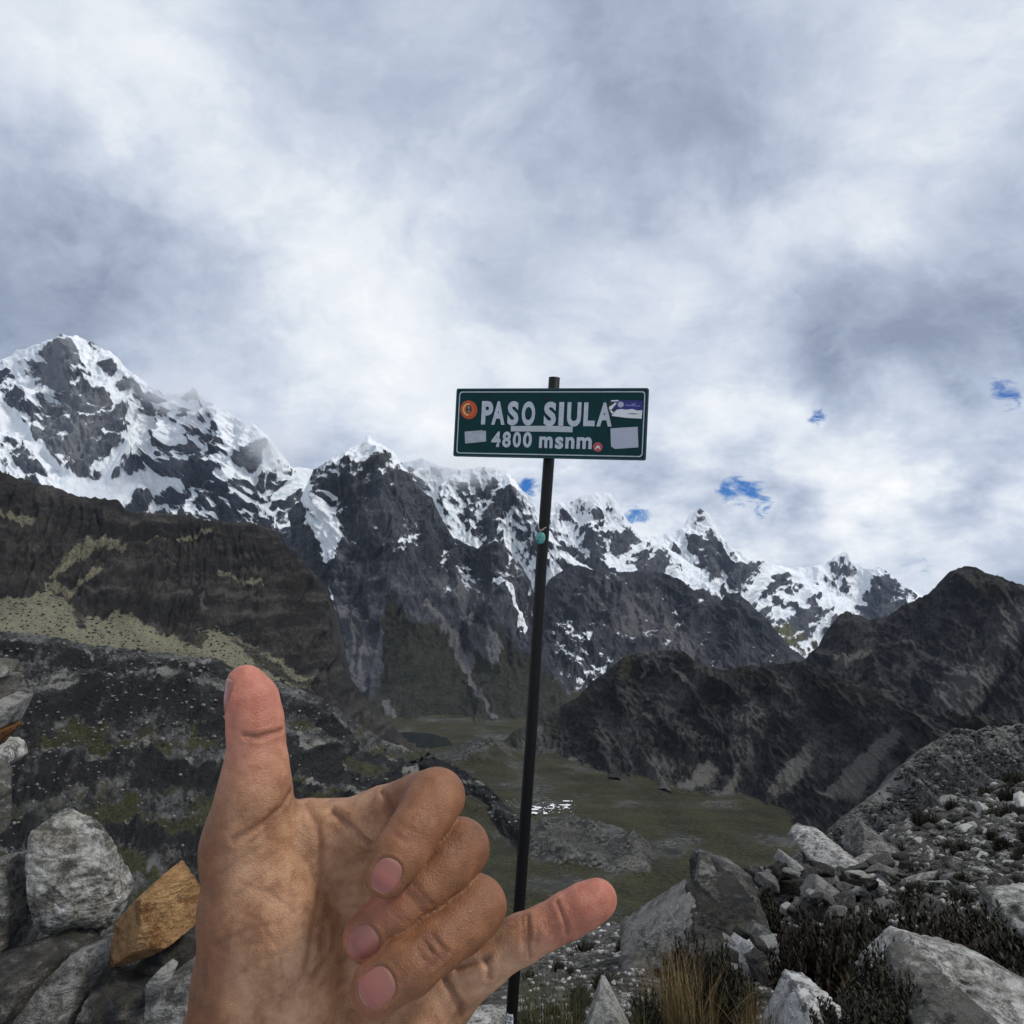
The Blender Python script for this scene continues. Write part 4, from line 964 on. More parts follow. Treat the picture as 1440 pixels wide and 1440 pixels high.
# stones piled at the edge of the picture
for (pts, d, th, m, lb, sd) in (
    ([(-160, 90), (0, 72), (55, 82), (66, 108), (60, 130), (0, 134), (-160, 150)], 1.8, .16, M_pale, 'pale capstone on top of the piled stones', 21),
    ([(-160, 140), (0, 130), (66, 135), (60, 180), (50, 218), (-160, 230)], 1.82, .2, M_dark, 'dark squarish stone under the pale capstone', 22),
    ([(-160, 215), (0, 212), (112, 226), (92, 262), (66, 318), (0, 325), (-160, 330)], 1.8, .22, M_grey, 'flat grey slab sticking out of the piled stones', 23),
    ([(-160, 325), (0, 322), (56, 330), (34, 372), (0, 410), (-160, 430)], 1.8, .2, M_orange, 'rusty wedge stone under the flat slab of the pile', 24),
    ([(-160, 400), (0, 395), (50, 374), (85, 400), (95, 440), (60, 470), (-160, 480)], 1.95, .2, M_pale, 'light grey rounded stone low in the pile', 25),
    ([(-160, 470), (0, 462), (30, 500), (26, 560), (-160, 570)], 1.85, .2, M_dark, 'dark stone wedged low in the pile', 26),
    ([(-160, 550), (0, 548), (26, 575), (20, 660), (8, 745), (-160, 760)], 1.8, .2, M_pale, 'tall pale stone at the base of the pile', 27)):
    outline_rock('stone', [(x - 10, y) for x, y in s6(pts)], d + th * .3, th * .55, m, lb, sd, cat='stone', sub=5, noise=.03, tilt=.12, lean=.1, face=1., chips=10)

def world_rock(px, py, wpx, hpx, d, seed, mat, label, group=None, name='rock', cat='rock', sub=5, flat=.7, depthf=.8, noise=.07, rz=None, cuts=14, fine=.02):
    V, Fc = random_rock(seed, sub, flat, cuts, noise, fine)
    w = wpx / F * d / 2; h = hpx / F * d / 2
    lo, hi = V.min(0), V.max(0); V = (V - (lo + hi) / 2) / ((hi - lo) / 2) * np.array([w, max(w, h) * depthf, h])
    o = link(name, mesh_np(name, V, Fc, True), mat); o.location = at(px, py, d)
    tag(o, label, cat, group); return o

s3 = lambda pts: q(pts, 2.571, 880, 1180)
outline_rock('boulder', s3([(860, 420), (940, 388), (1130, 385), (1180, 372), (1260, 402), (1340, 448), (1480, 478), (1640, 560), (1640, 900), (1000, 900), (990, 600), (1050, 545), (1060, 470), (960, 440)]), 4.3, 1.5, M_slab, 'broad white-grey quartz slab among the dark shrubs', 31, cat='rock', noise=.10, strata=.10, tilt=.9, fine=.03, lean=.4)
outline_rock('boulder', s3([(1000, 575), (1060, 530), (1180, 520), (1270, 590), (1330, 680), (1300, 800), (1010, 760)]), 3.7, .8, M_slab, 'white rock lying against the quartz slab', 33, cat='rock', noise=.06, strata=.06, tilt=.7)
outline_rock('boulder', s3([(520, 700), (535, 590), (600, 575), (650, 590), (700, 522), (750, 520), (800, 540), (740, 600), (720, 800), (520, 800)]), 4.4, .6, M_slab, 'pale two-humped rock between two dark shrubs', 35, cat='rock', noise=.07, tilt=.6)
for (pts, d_, th_, lb_, sd_) in (([(-20, 480), (40, 420), (110, 345), (200, 265), (255, 240), (290, 330), (270, 470), (180, 600), (-20, 600)], 9.2, 2.6, 'sloping grey flank of the weathered outcrop beside the pale gravel', 37),
                                   ([(235, 300), (250, 225), (262, 152), (300, 140), (345, 150), (350, 260), (320, 340), (260, 360)], 9.8, 1.6, 'grey block standing highest on the weathered outcrop', 137),
                                   ([(320, 250), (335, 160), (385, 128), (420, 140), (462, 168), (490, 230), (480, 300), (400, 340), (330, 330)], 10.2, 2.2, 'broken shoulder of the weathered outcrop next to its highest block', 138),
                                   ([(240, 300), (330, 270), (480, 262), (470, 340), (400, 420), (320, 560), (220, 560)], 9.0, 2.0, 'smooth dark face at the front of the weathered outcrop', 139)):
    outline_rock('boulder', s3(pts), d_, th_, M_out, lb_, sd_, cat='rock', noise=.09, strata=.07, tilt=.6, fine=.03)
outline_rock('boulder', s3([(640, 230), (660, 190), (690, 150), (735, 160), (780, 215), (770, 260), (680, 270)]), 12.5, 1.2, M_out, 'tilted dark slab sticking up from the talus', 41, cat='rock', noise=.08, sub=5, strata=.08, fine=.04)
outline_rock('boulder', s3([(430, 420), (470, 370), (520, 345), (570, 365), (560, 430), (500, 480), (440, 480)]), 7.5, 1.2, M_out, 'dark block below the tilted slab', 43, cat='rock', noise=.06, sub=5)
outline_rock('boulder', s3([(690, 100), (760, 50), (830, 70), (860, 110), (800, 130), (720, 120)]), 22, 4, M_talus, 'pale broken rock on the skyline of the talus', 45, cat='rock', noise=.08, sub=5)
outline_rock('boulder', s3([(835, 50), (860, 0), (890, -10), (960, 20), (1000, 60), (900, 80), (850, 75)]), 30, 6, M_out, 'blunt tower of rock standing out of the talus', 47, cat='rock', noise=.08, sub=5)
outline_rock('boulder', [(640, 1440), (660, 1428), (700, 1428), (716, 1442), (700, 1480), (650, 1480)], 3.9, .3, M_pale, 'pale stone at the foot of the signpost', 49, cat='rock', sub=4)
outline_rock('boulder', s3([(385, 440), (400, 380), (440, 340), (455, 370), (430, 430), (400, 470)]), 7.8, .8, M_slab, 'pale shard leaning below the weathered outcrop', 51, cat='rock', sub=4)
outline_rock('boulder', s3([(1380, 290), (1440, 250), (1560, 240), (1640, 330), (1500, 360), (1390, 340)]), 6.5, 1.0, M_slab, 'white boulder behind the shrubs beside the quartz slab', 53, cat='rock', sub=5, strata=.05)
outline_rock('boulder', [(826, 1440), (838, 1405), (850, 1398), (880, 1430), (900, 1470), (820, 1480)], 4.6, .6, M_grey, 'grey leaning slab between grass tufts', 55, cat='rock', sub=5)

# talus: single rocks of the slope, then the small stones nobody could count
rr = np.random.RandomState(12)
protos = [mesh_np('talus_rock', *random_rock(200 + i, 3, rr.uniform(.35, .7), 9, .035, .02), False) for i in range(12)]
for m in protos: m.materials.append(M_talus)
def poly_sample(poly, n, rs):
    P = np.array(poly, float); out = []
    while len(out) < n:
        x = rs.uniform(P[:, 0].min(), P[:, 0].max(), 400); y = rs.uniform(P[:, 1].min(), P[:, 1].max(), 400)
        k = inside(x, y, poly); out += list(zip(x[k], y[k]))
    return out[:n]
talus_area = [(1060, 1215), (1150, 1185), (1230, 1120), (1340, 1090), (1450, 1065), (1450, 1330), (1300, 1320), (1150, 1290), (1080, 1280)]
gravel_area = [(720, 1330), (800, 1310), (860, 1280), (940, 1268), (960, 1300), (900, 1370), (880, 1440), (760, 1440)]
dark_protos = [m.copy() for m in protos[:5]]
for m in dark_protos: m.materials.clear(); m.materials.append(M_out)
cnt = 0
for (px, py) in poly_sample(talus_area, 460, rr):
    if cnt >= 270: break
    d = ground_hit(px, py)
    if d is None: continue
    wpx = float(np.clip(rr.lognormal(2.75, .42), 9, 46)); s = wpx / F * d / 2
    p = at(px, py, d)
    o = bpy.data.objects.new('talus_rock', protos[rr.randint(12)]); col.objects.link(o)
    o.location = (p[0], p[1], near_z(p[0], p[1]) + s * .25); o.scale = (s * rr.uniform(.8, 1.2), s * rr.uniform(.7, 1.2), s * rr.uniform(.5, .95))
    o.rotation_euler = (rr.uniform(-.7, .7), rr.uniform(-.7, .7), rr.uniform(0, 6.28))
    dk_ = cnt % 3 == 0
    if dk_: o.data = dark_protos[cnt % len(dark_protos)]
    big_ = wpx > 19
    tag(o, ('large ' if big_ else 'small ') + ('dark' if dk_ else 'pale grey') + ' angular rock lying loose in the talus', 'rock', ('large ' if big_ else 'small ') + ('dark' if dk_ else 'pale') + ' rocks of the talus'); cnt += 1

def cluster(poly, n, lo, hi, d, dd, label, group, mat_meshes, seed):
    rs = np.random.RandomState(seed)
    for (px, py) in poly_sample(poly, n, rs):
        dz = d * (1 + dd * rs.uniform(-1, 1)); s = rs.uniform(lo, hi) / F * dz / 2
        o = bpy.data.objects.new('broken_rock', mat_meshes[rs.randint(len(mat_meshes))]); col.objects.link(o); o.location = at(px, py, dz); o.scale = (s * rs.uniform(.8, 1.25), s * rs.uniform(.8, 1.2), s * rs.uniform(.55, 1.0)); o.rotation_euler = (rs.uniform(-.6, .6), rs.uniform(-.6, .6), rs.uniform(0, 6.28))
        tag(o, label, 'rock', group)
out_protos = [mesh_np('broken_rock', *random_rock(500 + i, 4, .55, 9, .05, .03), False) for i in range(6)]
for m in out_protos: m.materials.append(M_out if out_protos.index(m) % 3 else M_talus)
cluster(s3([(462, 215), (476, 130), (560, 95), (640, 80), (706, 106), (720, 160), (720, 270), (540, 290)]), 42, 16, 44, 15, .08, 'broken grey rock of the outcrop at the edge of the drop', 'rocks of the edge outcrop', out_protos, 81)
cluster(s3([(560, 300), (640, 200), (760, 190), (820, 260), (800, 370), (580, 370)]), 34, 14, 36, 11.5, .08, 'broken rock around the tilted dark slab', 'rocks round the tilted slab', out_protos, 82)
cluster(s3([(120, 470), (250, 380), (400, 330), (520, 300), (560, 380), (480, 520), (300, 600)]), 26, 12, 34, 7.5, .1, 'broken rock at the foot of the weathered outcrop', 'rocks at the foot of the outcrop', out_protos, 83)
cluster(s3([(700, 130), (860, 90), (1000, 60), (1150, 20), (1000, 140), (800, 180)]), 26, 12, 34, 20, .15, 'broken rock along the skyline of the talus', 'rocks on the talus skyline', out_protos, 84)

def stones(name, spots, mat, label, seed):
    rs = np.random.RandomState(seed); V0, F0 = _ICO[1]; Vs, Fs = [], []; k = 0
    for (x, y, z, s) in spots:
        v = V0 * rs.uniform(.7, 1.25, (len(V0), 1)) * np.array([rs.uniform(.7, 1.3), rs.uniform(.7, 1.3), rs.uniform(.45, .9)])
        a = rs.uniform(0, 6.28); c_, s_ = math.cos(a), math.sin(a)
        v = v @ np.array([[c_, s_, 0], [-s_, c_, 0], [0, 0, 1]]) * s + np.array([x, y, z])
        Vs.append(v); Fs.append(F0 + k); k += len(V0)
    sh_ = np.repeat(np.repeat(rs.uniform(-.5, .5, len(Vs)), len(V0))[:, None], 4, 1)
    o = link(name, mesh_np(name, np.concatenate(Vs), np.concatenate(Fs), False, {'shade': sh_}), mat); tag(o, label, 'stones', kind='stuff'); return o
def spots(poly, n, lo, hi, seed, clump=0):
    rs = np.random.RandomState(seed); out = []
    for (px, py) in poly_sample(poly, n, rs):
        d = ground_hit(px, py)
        if d is None: continue
        p = at(px, py, d); s = np.clip(rs.lognormal(math.log((lo * hi) ** .5), .4), lo, hi) / F * d / 2
        out.append((p[0], p[1], float(near_z(p[0], p[1])) + s * .2, s))
    return out
M_gravel = rock_mat('pale_gravel', (.10, .10, .095), (.30, .295, .28), (.56, .55, .53), scale=3.0, lich=.4)
stones('gravel', spots(gravel_area, 4200, 3, 11, 61), M_gravel, 'pale gravel patch behind the little finger', 62)
stones('rubble', spots(talus_area, 8500, 3.5, 17, 63), M_talus, 'small rubble filling the talus between the rocks', 64)
stones('rubble', spots([(880, 1300), (1000, 1290), (1100, 1280), (1440, 1320), (1440, 1440), (640, 1440), (650, 1400), (760, 1400)], 2600, 4, 16, 65), M_talus, 'broken stones on the ground around the shrubs', 66)

def slope_stones(grid, name, n, lo, hi, mat, label, seed, keep):
    G = o_grid[grid]; rs = np.random.RandomState(seed); out = []
    nv_, nu_ = G.shape[:2]
    while len(out) < n:
        j, i = rs.randint(2, nv_ - 2), rs.randint(2, nu_ - 2); p = G[j, i] + (G[j + 1, i + 1] - G[j, i]) * rs.uniform(); rel = p - EYE; d = rel @ FWD
        px, py = 720 + rel @ RIGHT / d * F, 720 - rel @ UP / d * F
        if not (-60 < px < 1500) or rs.uniform() > keep(px, py): continue
        s_ = np.clip(rs.lognormal(math.log((lo * hi) ** .5), .4), lo, hi) / F * d / 2; out.append((p[0], p[1], p[2] + s_ * .1, s_))
    return stones(name, out, mat, label, seed + 1)
M_slope = rock_mat('slope_stone', (.020, .020, .019), (.070, .069, .066), (.19, .187, .178), scale=.12, lich=.4)
slope_stones('hill23', 'rubble', 5500, 2.0, 12, M_slope, 'broken stones strewn over the pale rubble slope', 71, lambda px, py: float(sstep(-.25, .35, fbm2(np.array([px / 45.]), np.array([py / 22.]), 4, .55, 6))[0]))
slope_stones('hill27', 'rubble', 900, 1.8, 4.5, M_slope, 'dark stones dotted over the olive scree cones', 75, lambda px, py: 1.0 if bool(inside(np.array([px]), np.array([py]), scree_poly)[0]) else 0.)
slope_stones('hill31', 'rubble', 3000, 2.2, 7, M_slope, 'stones strewn over the rocky terraces', 73, lambda px, py: .9 if (py < 1050 or px < 140) else .3)

# ------------------------------------------------------------------ plants
def leaf_mat(name, a, b, c=None):
    t = NT(name); oi = t.n('ShaderNodeObjectInfo').outputs['Random']
    n = t.noise(t.coord('Object'), 9., 4, .6); at_ = t.attr('tint', 0)
    f = t.math('ADD', t.math('MULTIPLY', n, .5), t.math('MULTIPLY', at_, .6))
    col_ = t.ramp(f, ((.3, a), (.6, b), (.85, c or b)))
    t.b.inputs['Subsurface Weight'].default_value = 0
    return t.base(col_, .7)
M_shrub = leaf_mat('dark_shrub_leaf', (.006, .006, .003), (.014, .014, .006), (.036, .030, .012))
M_shrub_red = leaf_mat('red_brown_shrub_leaf', (.007, .005, .003), (.017, .010, .006), (.042, .021, .011))
M_wood = leaf_mat('shrub_wood', (.03, .02, .014), (.05, .035, .025))
M_straw = leaf_mat('dry_grass_blade', (.040, .032, .012), (.12, .085, .032), (.24, .17, .075))
M_green = leaf_mat('green_grass_blade', (.018, .020, .006), (.045, .045, .014), (.11, .095, .035))

def shrub_meshes(seed, stems=70, w=.5, h=1.0):
    """upright bristly shrub: stems and, around them, short narrow leaves"""
    rs = np.random.RandomState(seed); SV, SF, LV, LF, LT = [], [], [], [], []
    for i in range(stems):
        a = rs.uniform(0, 6.28); r = math.sqrt(rs.uniform(0, 1)); H = h * (1.05 - .5 * r * r) * rs.uniform(.6, 1.08)
        b = np.array([math.cos(a) * r * w * .55, math.sin(a) * r * w * .55, 0]); tip = b + np.array([math.cos(a) * r * w * .5 + rs.normal() * .04, math.sin(a) * r * w * .5 + rs.normal() * .04, H])
        k = len(SV); wd = np.array([math.sin(a), -math.cos(a), 0]) * .008
        wd2 = np.array([math.cos(a), math.sin(a), 0]) * .008
        SV += [b - wd, b + wd, b + wd2, tip]; SF += [(k, k + 1, k + 3), (k + 1, k + 2, k + 3), (k + 2, k, k + 3)]
        nl = int(54 * H / h)
        for j in range(nl):
            f = .12 + .88 * (j + rs.uniform()) / nl; p = b + (tip - b) * f
            aa = rs.uniform(0, 6.28); L = .12 * rs.uniform(.6, 1.3) * (1.15 - .5 * f); out = np.array([math.cos(aa), math.sin(aa), rs.uniform(.6, 1.8)]); out /= np.linalg.norm(out)
            sd = np.cross(out, [0, 0, 1]); sd /= np.linalg.norm(sd) + 1e-6; sd = sd * L * .20
            k = len(LV); LV += [p - sd * .5, p + out * L * .55 - sd, p + out * L, p + out * L * .55 + sd]
            LF.append((k, k + 1, k + 2, k + 3)); LT += [rs.uniform(.1, .7) + .35 * (f - .5)] * 4
    tn = lambda T: np.repeat(np.array(T)[:, None], 4, 1)
    return (mesh_np('stems', SV, np.array(SF), False, {'tint': tn([.5] * len(SV))}), mesh_np('foliage', LV, np.array(LF), False, {'tint': tn(LT)}))
shr = [shrub_meshes(300 + i, 110, (.62, .5, .72)[i % 3]) for i in range(3)]
shr_mats = {}
def shrub(px, py_top, py_base, d, wf, kind, red, label, group=None):
    base = at(px, py_base, d); z = float(near_z(base[0], base[1]))
    topz = at(px, py_top, d)[2]; zb = min(base[2], max(z, base[2] - .4)); H = topz - zb
    e = empty('shrub', (base[0], base[1], zb)); e.scale = (H * wf, H * wf, H); e.rotation_euler = (0, 0, (px * 7.3) % 6.28)
    S, Lf = shr[kind]
    Lm = Lf
    if red:
        if kind not in shr_mats: shr_mats[kind] = Lf.copy()
        Lm = shr_mats[kind]
    a = link('stems', S, M_wood, e); b = link('foliage', Lm, M_shrub_red if red else M_shrub, e)
    b['kind'] = 'stuff'
    tag(e, label, 'shrub', group); return e
G = 'dark shrubs on the pass'
for i, (px, yt, yb, d, wf, kd, rd, lb) in enumerate([
    (1150, 1288, 1410, 5.6, .62, 0, 1, 'tall red-brown shrub left of the white quartz slab, behind the two-humped rock'),
    (1118, 1300, 1390, 6.0, .6, 1, 1, 'red-brown shrub growing beside the dark block'),
    (1185, 1300, 1400, 5.8, .6, 2, 0, 'dark shrub rising against the end of the quartz slab'),
    (1295, 1262, 1338, 6.2, .75, 2, 0, 'broad dark shrub directly behind the quartz slab'),
    (1375, 1272, 1345, 6.4, .85, 0, 0, 'dark shrub behind the quartz slab, beside the white boulder'),
    (1345, 1290, 1340, 5.8, .8, 1, 1, 'low red-brown shrub tucked behind the quartz slab'),
    (1215, 1395, 1490, 3.6, .95, 2, 0, 'green-black shrub spreading in front of the quartz slab'),
    (1265, 1372, 1460, 3.8, .7, 1, 0, 'leafy dark shrub overlapping the face of the quartz slab'),
    (1240, 1330, 1400, 4.6, .6, 0, 0, 'thin dark shrub at the corner of the quartz slab'),
    (1220, 1270, 1330, 8.5, .7, 1, 0, 'dark bush below the tilted slab'),
    (975, 1325, 1450, 4.8, .55, 0, 1, 'red-brown bush in front of the weathered outcrop'),
    (1010, 1335, 1470, 4.5, .6, 1, 0, 'black-green bush in front of the weathered outcrop'),
    (1070, 1250, 1285, 13, .9, 2, 0, 'dark bush in the notch between the two outcrops'),
    (1040, 1365, 1440, 5.2, .6, 2, 0, 'low dark bush right of the dry grass, below the dark block'),
    (925, 1395, 1480, 4.2, .8, 2, 1, 'red-brown low bush beside the pale gravel'),
    (860, 1370, 1405, 7.5, .9, 1, 0, 'small dark bush at the near edge of the gravel patch'),
    (1425, 1290, 1330, 7.0, .9, 1, 0, 'dark low bush next to the white boulder')]):
    shrub(px, yt, yb, d, wf, kd, rd, lb, None)
rs = np.random.RandomState(77); nb = 0
for (px, py) in poly_sample(talus_area, 130, rs):
    d = ground_hit(px, py)
    if d is None or nb > 70: continue
    shrub(px, py - rs.uniform(9, 22), py + 3, d, rs.uniform(.7, 1.2), rs.randint(3), rs.randint(2), 'small dark bush dotted among the talus rocks', 'bushes dotted over the talus'); nb += 1
for (px, py) in poly_sample(gravel_area, 24, rs):
    d = ground_hit(px, py)
    if d is None: continue
    shrub(px, py - rs.uniform(10, 20), py + 3, d, rs.uniform(.8, 1.3), rs.randint(3), rs.randint(2), 'tiny dark bush growing in the pale gravel', 'bushes in the gravel')

def grass_mesh(seed, n=230, spread=.16, droop=.5):
    rs = np.random.RandomState(seed); V, Fc, T = [], [], []
    for i in range(n):
        a = rs.uniform(0, 6.28); r = math.sqrt(rs.uniform()) * spread * .45; b = np.array([math.cos(a) * r, math.sin(a) * r, -.02])
        H = rs.uniform(.3, 1.08); ln = abs(rs.normal()) * droop * (r / spread + .45) * .8; az = a + rs.normal() * .9; out = np.array([math.cos(az), math.sin(az), 0]); sd = np.array([-out[1], out[0], 0]) * rs.uniform(.0035, .0065)
        k = len(V); tt = rs.uniform(.0, 1.)
        for j in range(5):
            f = j / 4; p = b + out * ln * f ** 2 * H + np.array([0, 0, H * (f - .28 * ln * f * f)])
            ww = sd * (1 - f * .9); V += [p - ww, p + ww]; T += [tt * .8 + .25 * f] * 2
        for j in range(4): Fc.append((k + 2 * j, k + 2 * j + 1, k + 2 * j + 3, k + 2 * j + 2))
    return mesh_np('blades', V, np.array(Fc), True, {'tint': np.repeat(np.array(T)[:, None], 4, 1)})
gm = {(c_, i): grass_mesh(400 + i + 10 * c_, 240, (.3, .42)[i], (.55, .8)[i]) for c_ in (0, 1) for i in (0, 1)}
def tuft(px, yt, yb, d, straw, kind, label, wf=1.0):
    base = at(px, yb, d); H = at(px, yt, d)[2] - base[2]
    e = empty('grass_tuft', base); e.scale = (H * wf, H * wf, H); e.rotation_euler = (0, 0, px % 6.28)
    b = link('blades', gm[(straw, kind)], M_straw if straw else M_green, e); b['kind'] = 'stuff'
    tag(e, label, 'grass')
for a in [(770, 1340, 1500, 3.9, 0, 1, 'tall green grass tuft right beside the signpost', 1.0), (800, 1362, 1500, 3.7, 0, 0, 'green-yellow grass tuft leaning towards the gravel', 1.1), (738, 1370, 1500, 4.1, 0, 0, 'grass tuft growing against the base of the sign pole', .9),
          (955, 1315, 1500, 4.0, 1, 0, 'straw-coloured tall grass in front of the red-brown bush', .8), (985, 1335, 1500, 3.9, 1, 1, 'straw-coloured grass arching before the black-green bush', .8), (1060, 1385, 1500, 3.8, 1, 0, 'dry golden grass left of the two-humped rock', .8), (930, 1330, 1480, 4.4, 1, 1, 'thin dry grass below the weathered outcrop', .7),
          (1205, 1365, 1440, 4.8, 1, 0, 'wisp of dry grass between the shrubs and the quartz slab', .7), (1090, 1400, 1500, 4.0, 0, 1, 'green grass tuft left of the two-humped rock', .8), (900, 1400, 1500, 3.9, 0, 1, 'dark green grass beside the leaning slab', 1.0)]:
    tuft(*a)

# ------------------------------------------------------------------ signpost
def plain(name, c, rough=.5, nz=.0, scale=30., metal=0., spec=.4):
    t = NT(name); W = t.coord('Object'); n = t.noise(W, scale, 6, .65)
    cc = t.mix(t.math('MULTIPLY', t.ramp(n, ((.35, 1.), (.65, 0.))), nz), c, tuple(x * .45 for x in c))
    t.b.inputs['Metallic'].default_value = metal; t.b.inputs['Specular IOR Level'].default_value = spec
    return t.base(cc, rough)
M_green_panel = plain('green_enamel', (.0055, .043, .046), .5, .55, 9., spec=.12)
M_white_film = plain('reflective_letter_film', (.50, .54, .60), .5, .35, 55.)
M_frame = plain('worn_panel_edge', (.012, .05, .055), .5, .4, 20.)
M_pole = plain('black_pole_paint', (.007, .007, .007), .45, .4, 25., spec=.22)
M_silver = plain('scratched_silver_sticker', (.42, .45, .50), .55, .45, 40.)
M_paper = plain('faded_grey_sticker', (.42, .44, .52), .6, .15, 12.)
M_tape = plain('grey_tape', (.46, .50, .52), .55, .25, 60.)
M_orange_s = plain('orange_sticker', (.62, .105, .02), .5, .25, 50.)
M_gold = plain('gold_ring', (.75, .42, .14), .5, .2, 50.)
M_darkprint = plain('dark_print', (.03, .022, .022), .5, .2, 50.)
M_greyprint = plain('grey_print', (.25, .25, .28), .5, .2, 50.)
M_navy = plain('navy_sticker', (.022, .025, .17), .45, .2, 40.)
M_violet = plain('violet_print', (.16, .15, .50), .5, .1, 40.)
M_whitep = plain('white_print', (.70, .71, .74), .55, .12, 40.)
M_red = plain('red_round_sticker', (.42, .075, .08), .5, .25, 60.)
M_teal = plain('teal_enamel', (.10, .36, .33), .35, .4, 60., spec=.5)
M_bolt = plain('rusty_bolt', (.045, .03, .022), .6, .4, 80., metal=.5)
M_cord = plain('pale_cord', (.42, .36, .28), .85, .3, 90.)

D_S = 3.70
cL, cR = (640.5, 594.0), (909.5, 596.5)
dL, dR = D_S * 1.033, D_S * .967
pL, pR = at(*cL, dL), at(*cR, dR)
ctr = (pL + pR) / 2
ux = (pR - pL); PW = float(np.linalg.norm(ux)); ux /= PW
pole_top = at(777, 529, D_S + .05); pole_bot = at(711.5, 1500, D_S - .02)
pd = (pole_top - pole_bot); pd /= np.linalg.norm(pd)
uy = pd - ux * (pd @ ux); uy /= np.linalg.norm(uy)
uz = np.cross(ux, uy)                     # out of the panel, to the viewer
PH = 97.5 / F * D_S * 1.0
base_ground = pole_bot - pd * (pole_bot[2] - near_z(pole_bot[0], pole_bot[1]) + .25) / pd[2]
post = empty('signpost', tuple(base_ground)); tag(post, 'green pass-height sign on a thin black pole', 'signpost')
post_inv = Matrix.Translation(-Vector(base_ground))

def place(o, parent_world):            # parent keeps the world place of the child
    o.parent = parent_world; return o

# the pole is a slightly bent tube; its axis passes just behind the panel
def tube(pts, radii, seg=20, cap=True):
    pts = [np.array(p, float) for p in pts]; V = []; n = len(pts)
    for i, p in enumerate(pts):
        tdir = pts[min(i + 1, n - 1)] - pts[max(i - 1, 0)]; tdir /= np.linalg.norm(tdir)
        a = np.cross(tdir, [0, 1, .3]); a /= np.linalg.norm(a); b = np.cross(tdir, a)
        for k in range(seg):
            t = 2 * math.pi * k / seg; V.append(p + radii[i] * (math.cos(t) * a + math.sin(t) * b))
    Fc = []
    for i in range(n - 1):
        for k in range(seg): Fc.append((i * seg + k, i * seg + (k + 1) % seg, (i + 1) * seg + (k + 1) % seg, (i + 1) * seg + k))
    V += [pts[0], pts[-1]]; a, b = len(V) - 2, len(V) - 1
    if cap:
        for k in range(seg): Fc.append((a, (k + 1) % seg, k, k)); Fc.append((b, (n - 1) * seg + k, (n - 1) * seg + (k + 1) % seg, (n - 1) * seg + (k + 1) % seg))
    return V, Fc

def poly_mesh(name, V, Fc, smooth=False):
    me = bpy.data.meshes.new(name); me.from_pydata([tuple(v) for v in V], [], [tuple(dict.fromkeys(f)) for f in Fc]); me.update()
    if smooth: me.shade_smooth()
    return me
PR = .0235
axis0 = base_ground
off = -uz * (PR + .008)
def on_pole(py, d=D_S):
    # point of the pole axis at a pixel row
    f = (py - 529) / (1500 - 529.); return pole_top + (pole_bot - pole_top) * f + off * 1.0
pp = [base_ground + off] + [on_pole(y) for y in (1500, 1300, 1050, 800, 660, 529)]
wobx = [0, 0, .002, .004, -.002, 0, 0]
pp = [p + ux * w for p, w in zip(pp, wobx)]
V, Fc = tube([p - base_ground for p in pp], [PR * 1.02] * len(pp), 24)
pole = link('pole', poly_mesh('pole', V, Fc, True), M_pole, post)

# panel: own frame so that the print sits on it
pm = Matrix((( *ux, 0), (*uy, 0), (*uz, 0), (0, 0, 0, 1))).transposed(); pm.translation = Vector(ctr) - Vector(base_ground)
def rounded_rect(w, h, r, n=6):
    out = []
    for cx_, cy_, a0 in ((w / 2 - r, h / 2 - r, 0), (-w / 2 + r, h / 2 - r, 90), (-w / 2 + r, -h / 2 + r, 180), (w / 2 - r, -h / 2 + r, 270)):
        for k in range(n + 1):
            a = math.radians(a0 + 90 * k / n); out.append((cx_ + r * math.cos(a), cy_ + r * math.sin(a)))
    return out
def prism(pts, z0, z1, bevel=0):
    n = len(pts); V = [(x, y, z0) for x, y in pts] + [(x, y, z1) for x, y in pts]
    Fc = [tuple(range(n - 1, -1, -1)), tuple(range(n, 2 * n))] + [(i, (i + 1) % n, n + (i + 1) % n, n + i) for i in range(n)]
    return V, Fc
V, Fc = prism(rounded_rect(PW, PH, .006), -.008, 0)
panel = link('panel', poly_mesh('panel', V, Fc), M_green_panel, post); panel.matrix_local = pm
def ring(o_, i_, z0, z1):
    n = len(o_); V = [(*p, z1) for p in o_] + [(*p, z1) for p in i_] + [(*p, z0) for p in o_] + [(*p, z0) for p in i_]
    Fc = []
    for i in range(n):
        j = (i + 1) % n; Fc += [(i, j, n + j, n + i), (2 * n + i, 2 * n + j, j, i), (n + i, n + j, 3 * n + j, 3 * n + i)]
    return V, Fc
V, Fc = ring(rounded_rect(PW - .022, PH - .022, .014), rounded_rect(PW - .0305, PH - .0305, .012), 0, .0007)
link('border_line', poly_mesh('border_line', V, Fc), M_white_film, panel)
V, Fc = ring(rounded_rect(PW + .004, PH + .004, .008), rounded_rect(PW - .008, PH - .008, .005), -.0095, .0022)
link('panel_edge', poly_mesh('panel_edge', V, Fc), M_frame, panel)

def uv(px, py):
    """photograph pixel on the panel -> panel x, y in metres"""
    l = 644 + (637 - 644) * (py - 547) / 94; r = 911 + (908 - 911) * (py - 546) / 101
    u = (px - l) / (r - l)
    t = 547 - u; b = 641 + 6 * u
    # the near side is drawn larger: undo it
    k = 1.033 / .967; u2 = u * 1.0 / (u + (1 - u) * 1.0)
    u2 = u / (k - (k - 1) * u) if False else u * (1 / .967) ** -1 * 1.0 / (u * (1 / .967) ** -1 + (1 - u) * (1 / 1.033) ** -1) if False else u
    return (u2 - .5) * PW, (.5 - (py - t) / (b - t)) * PH

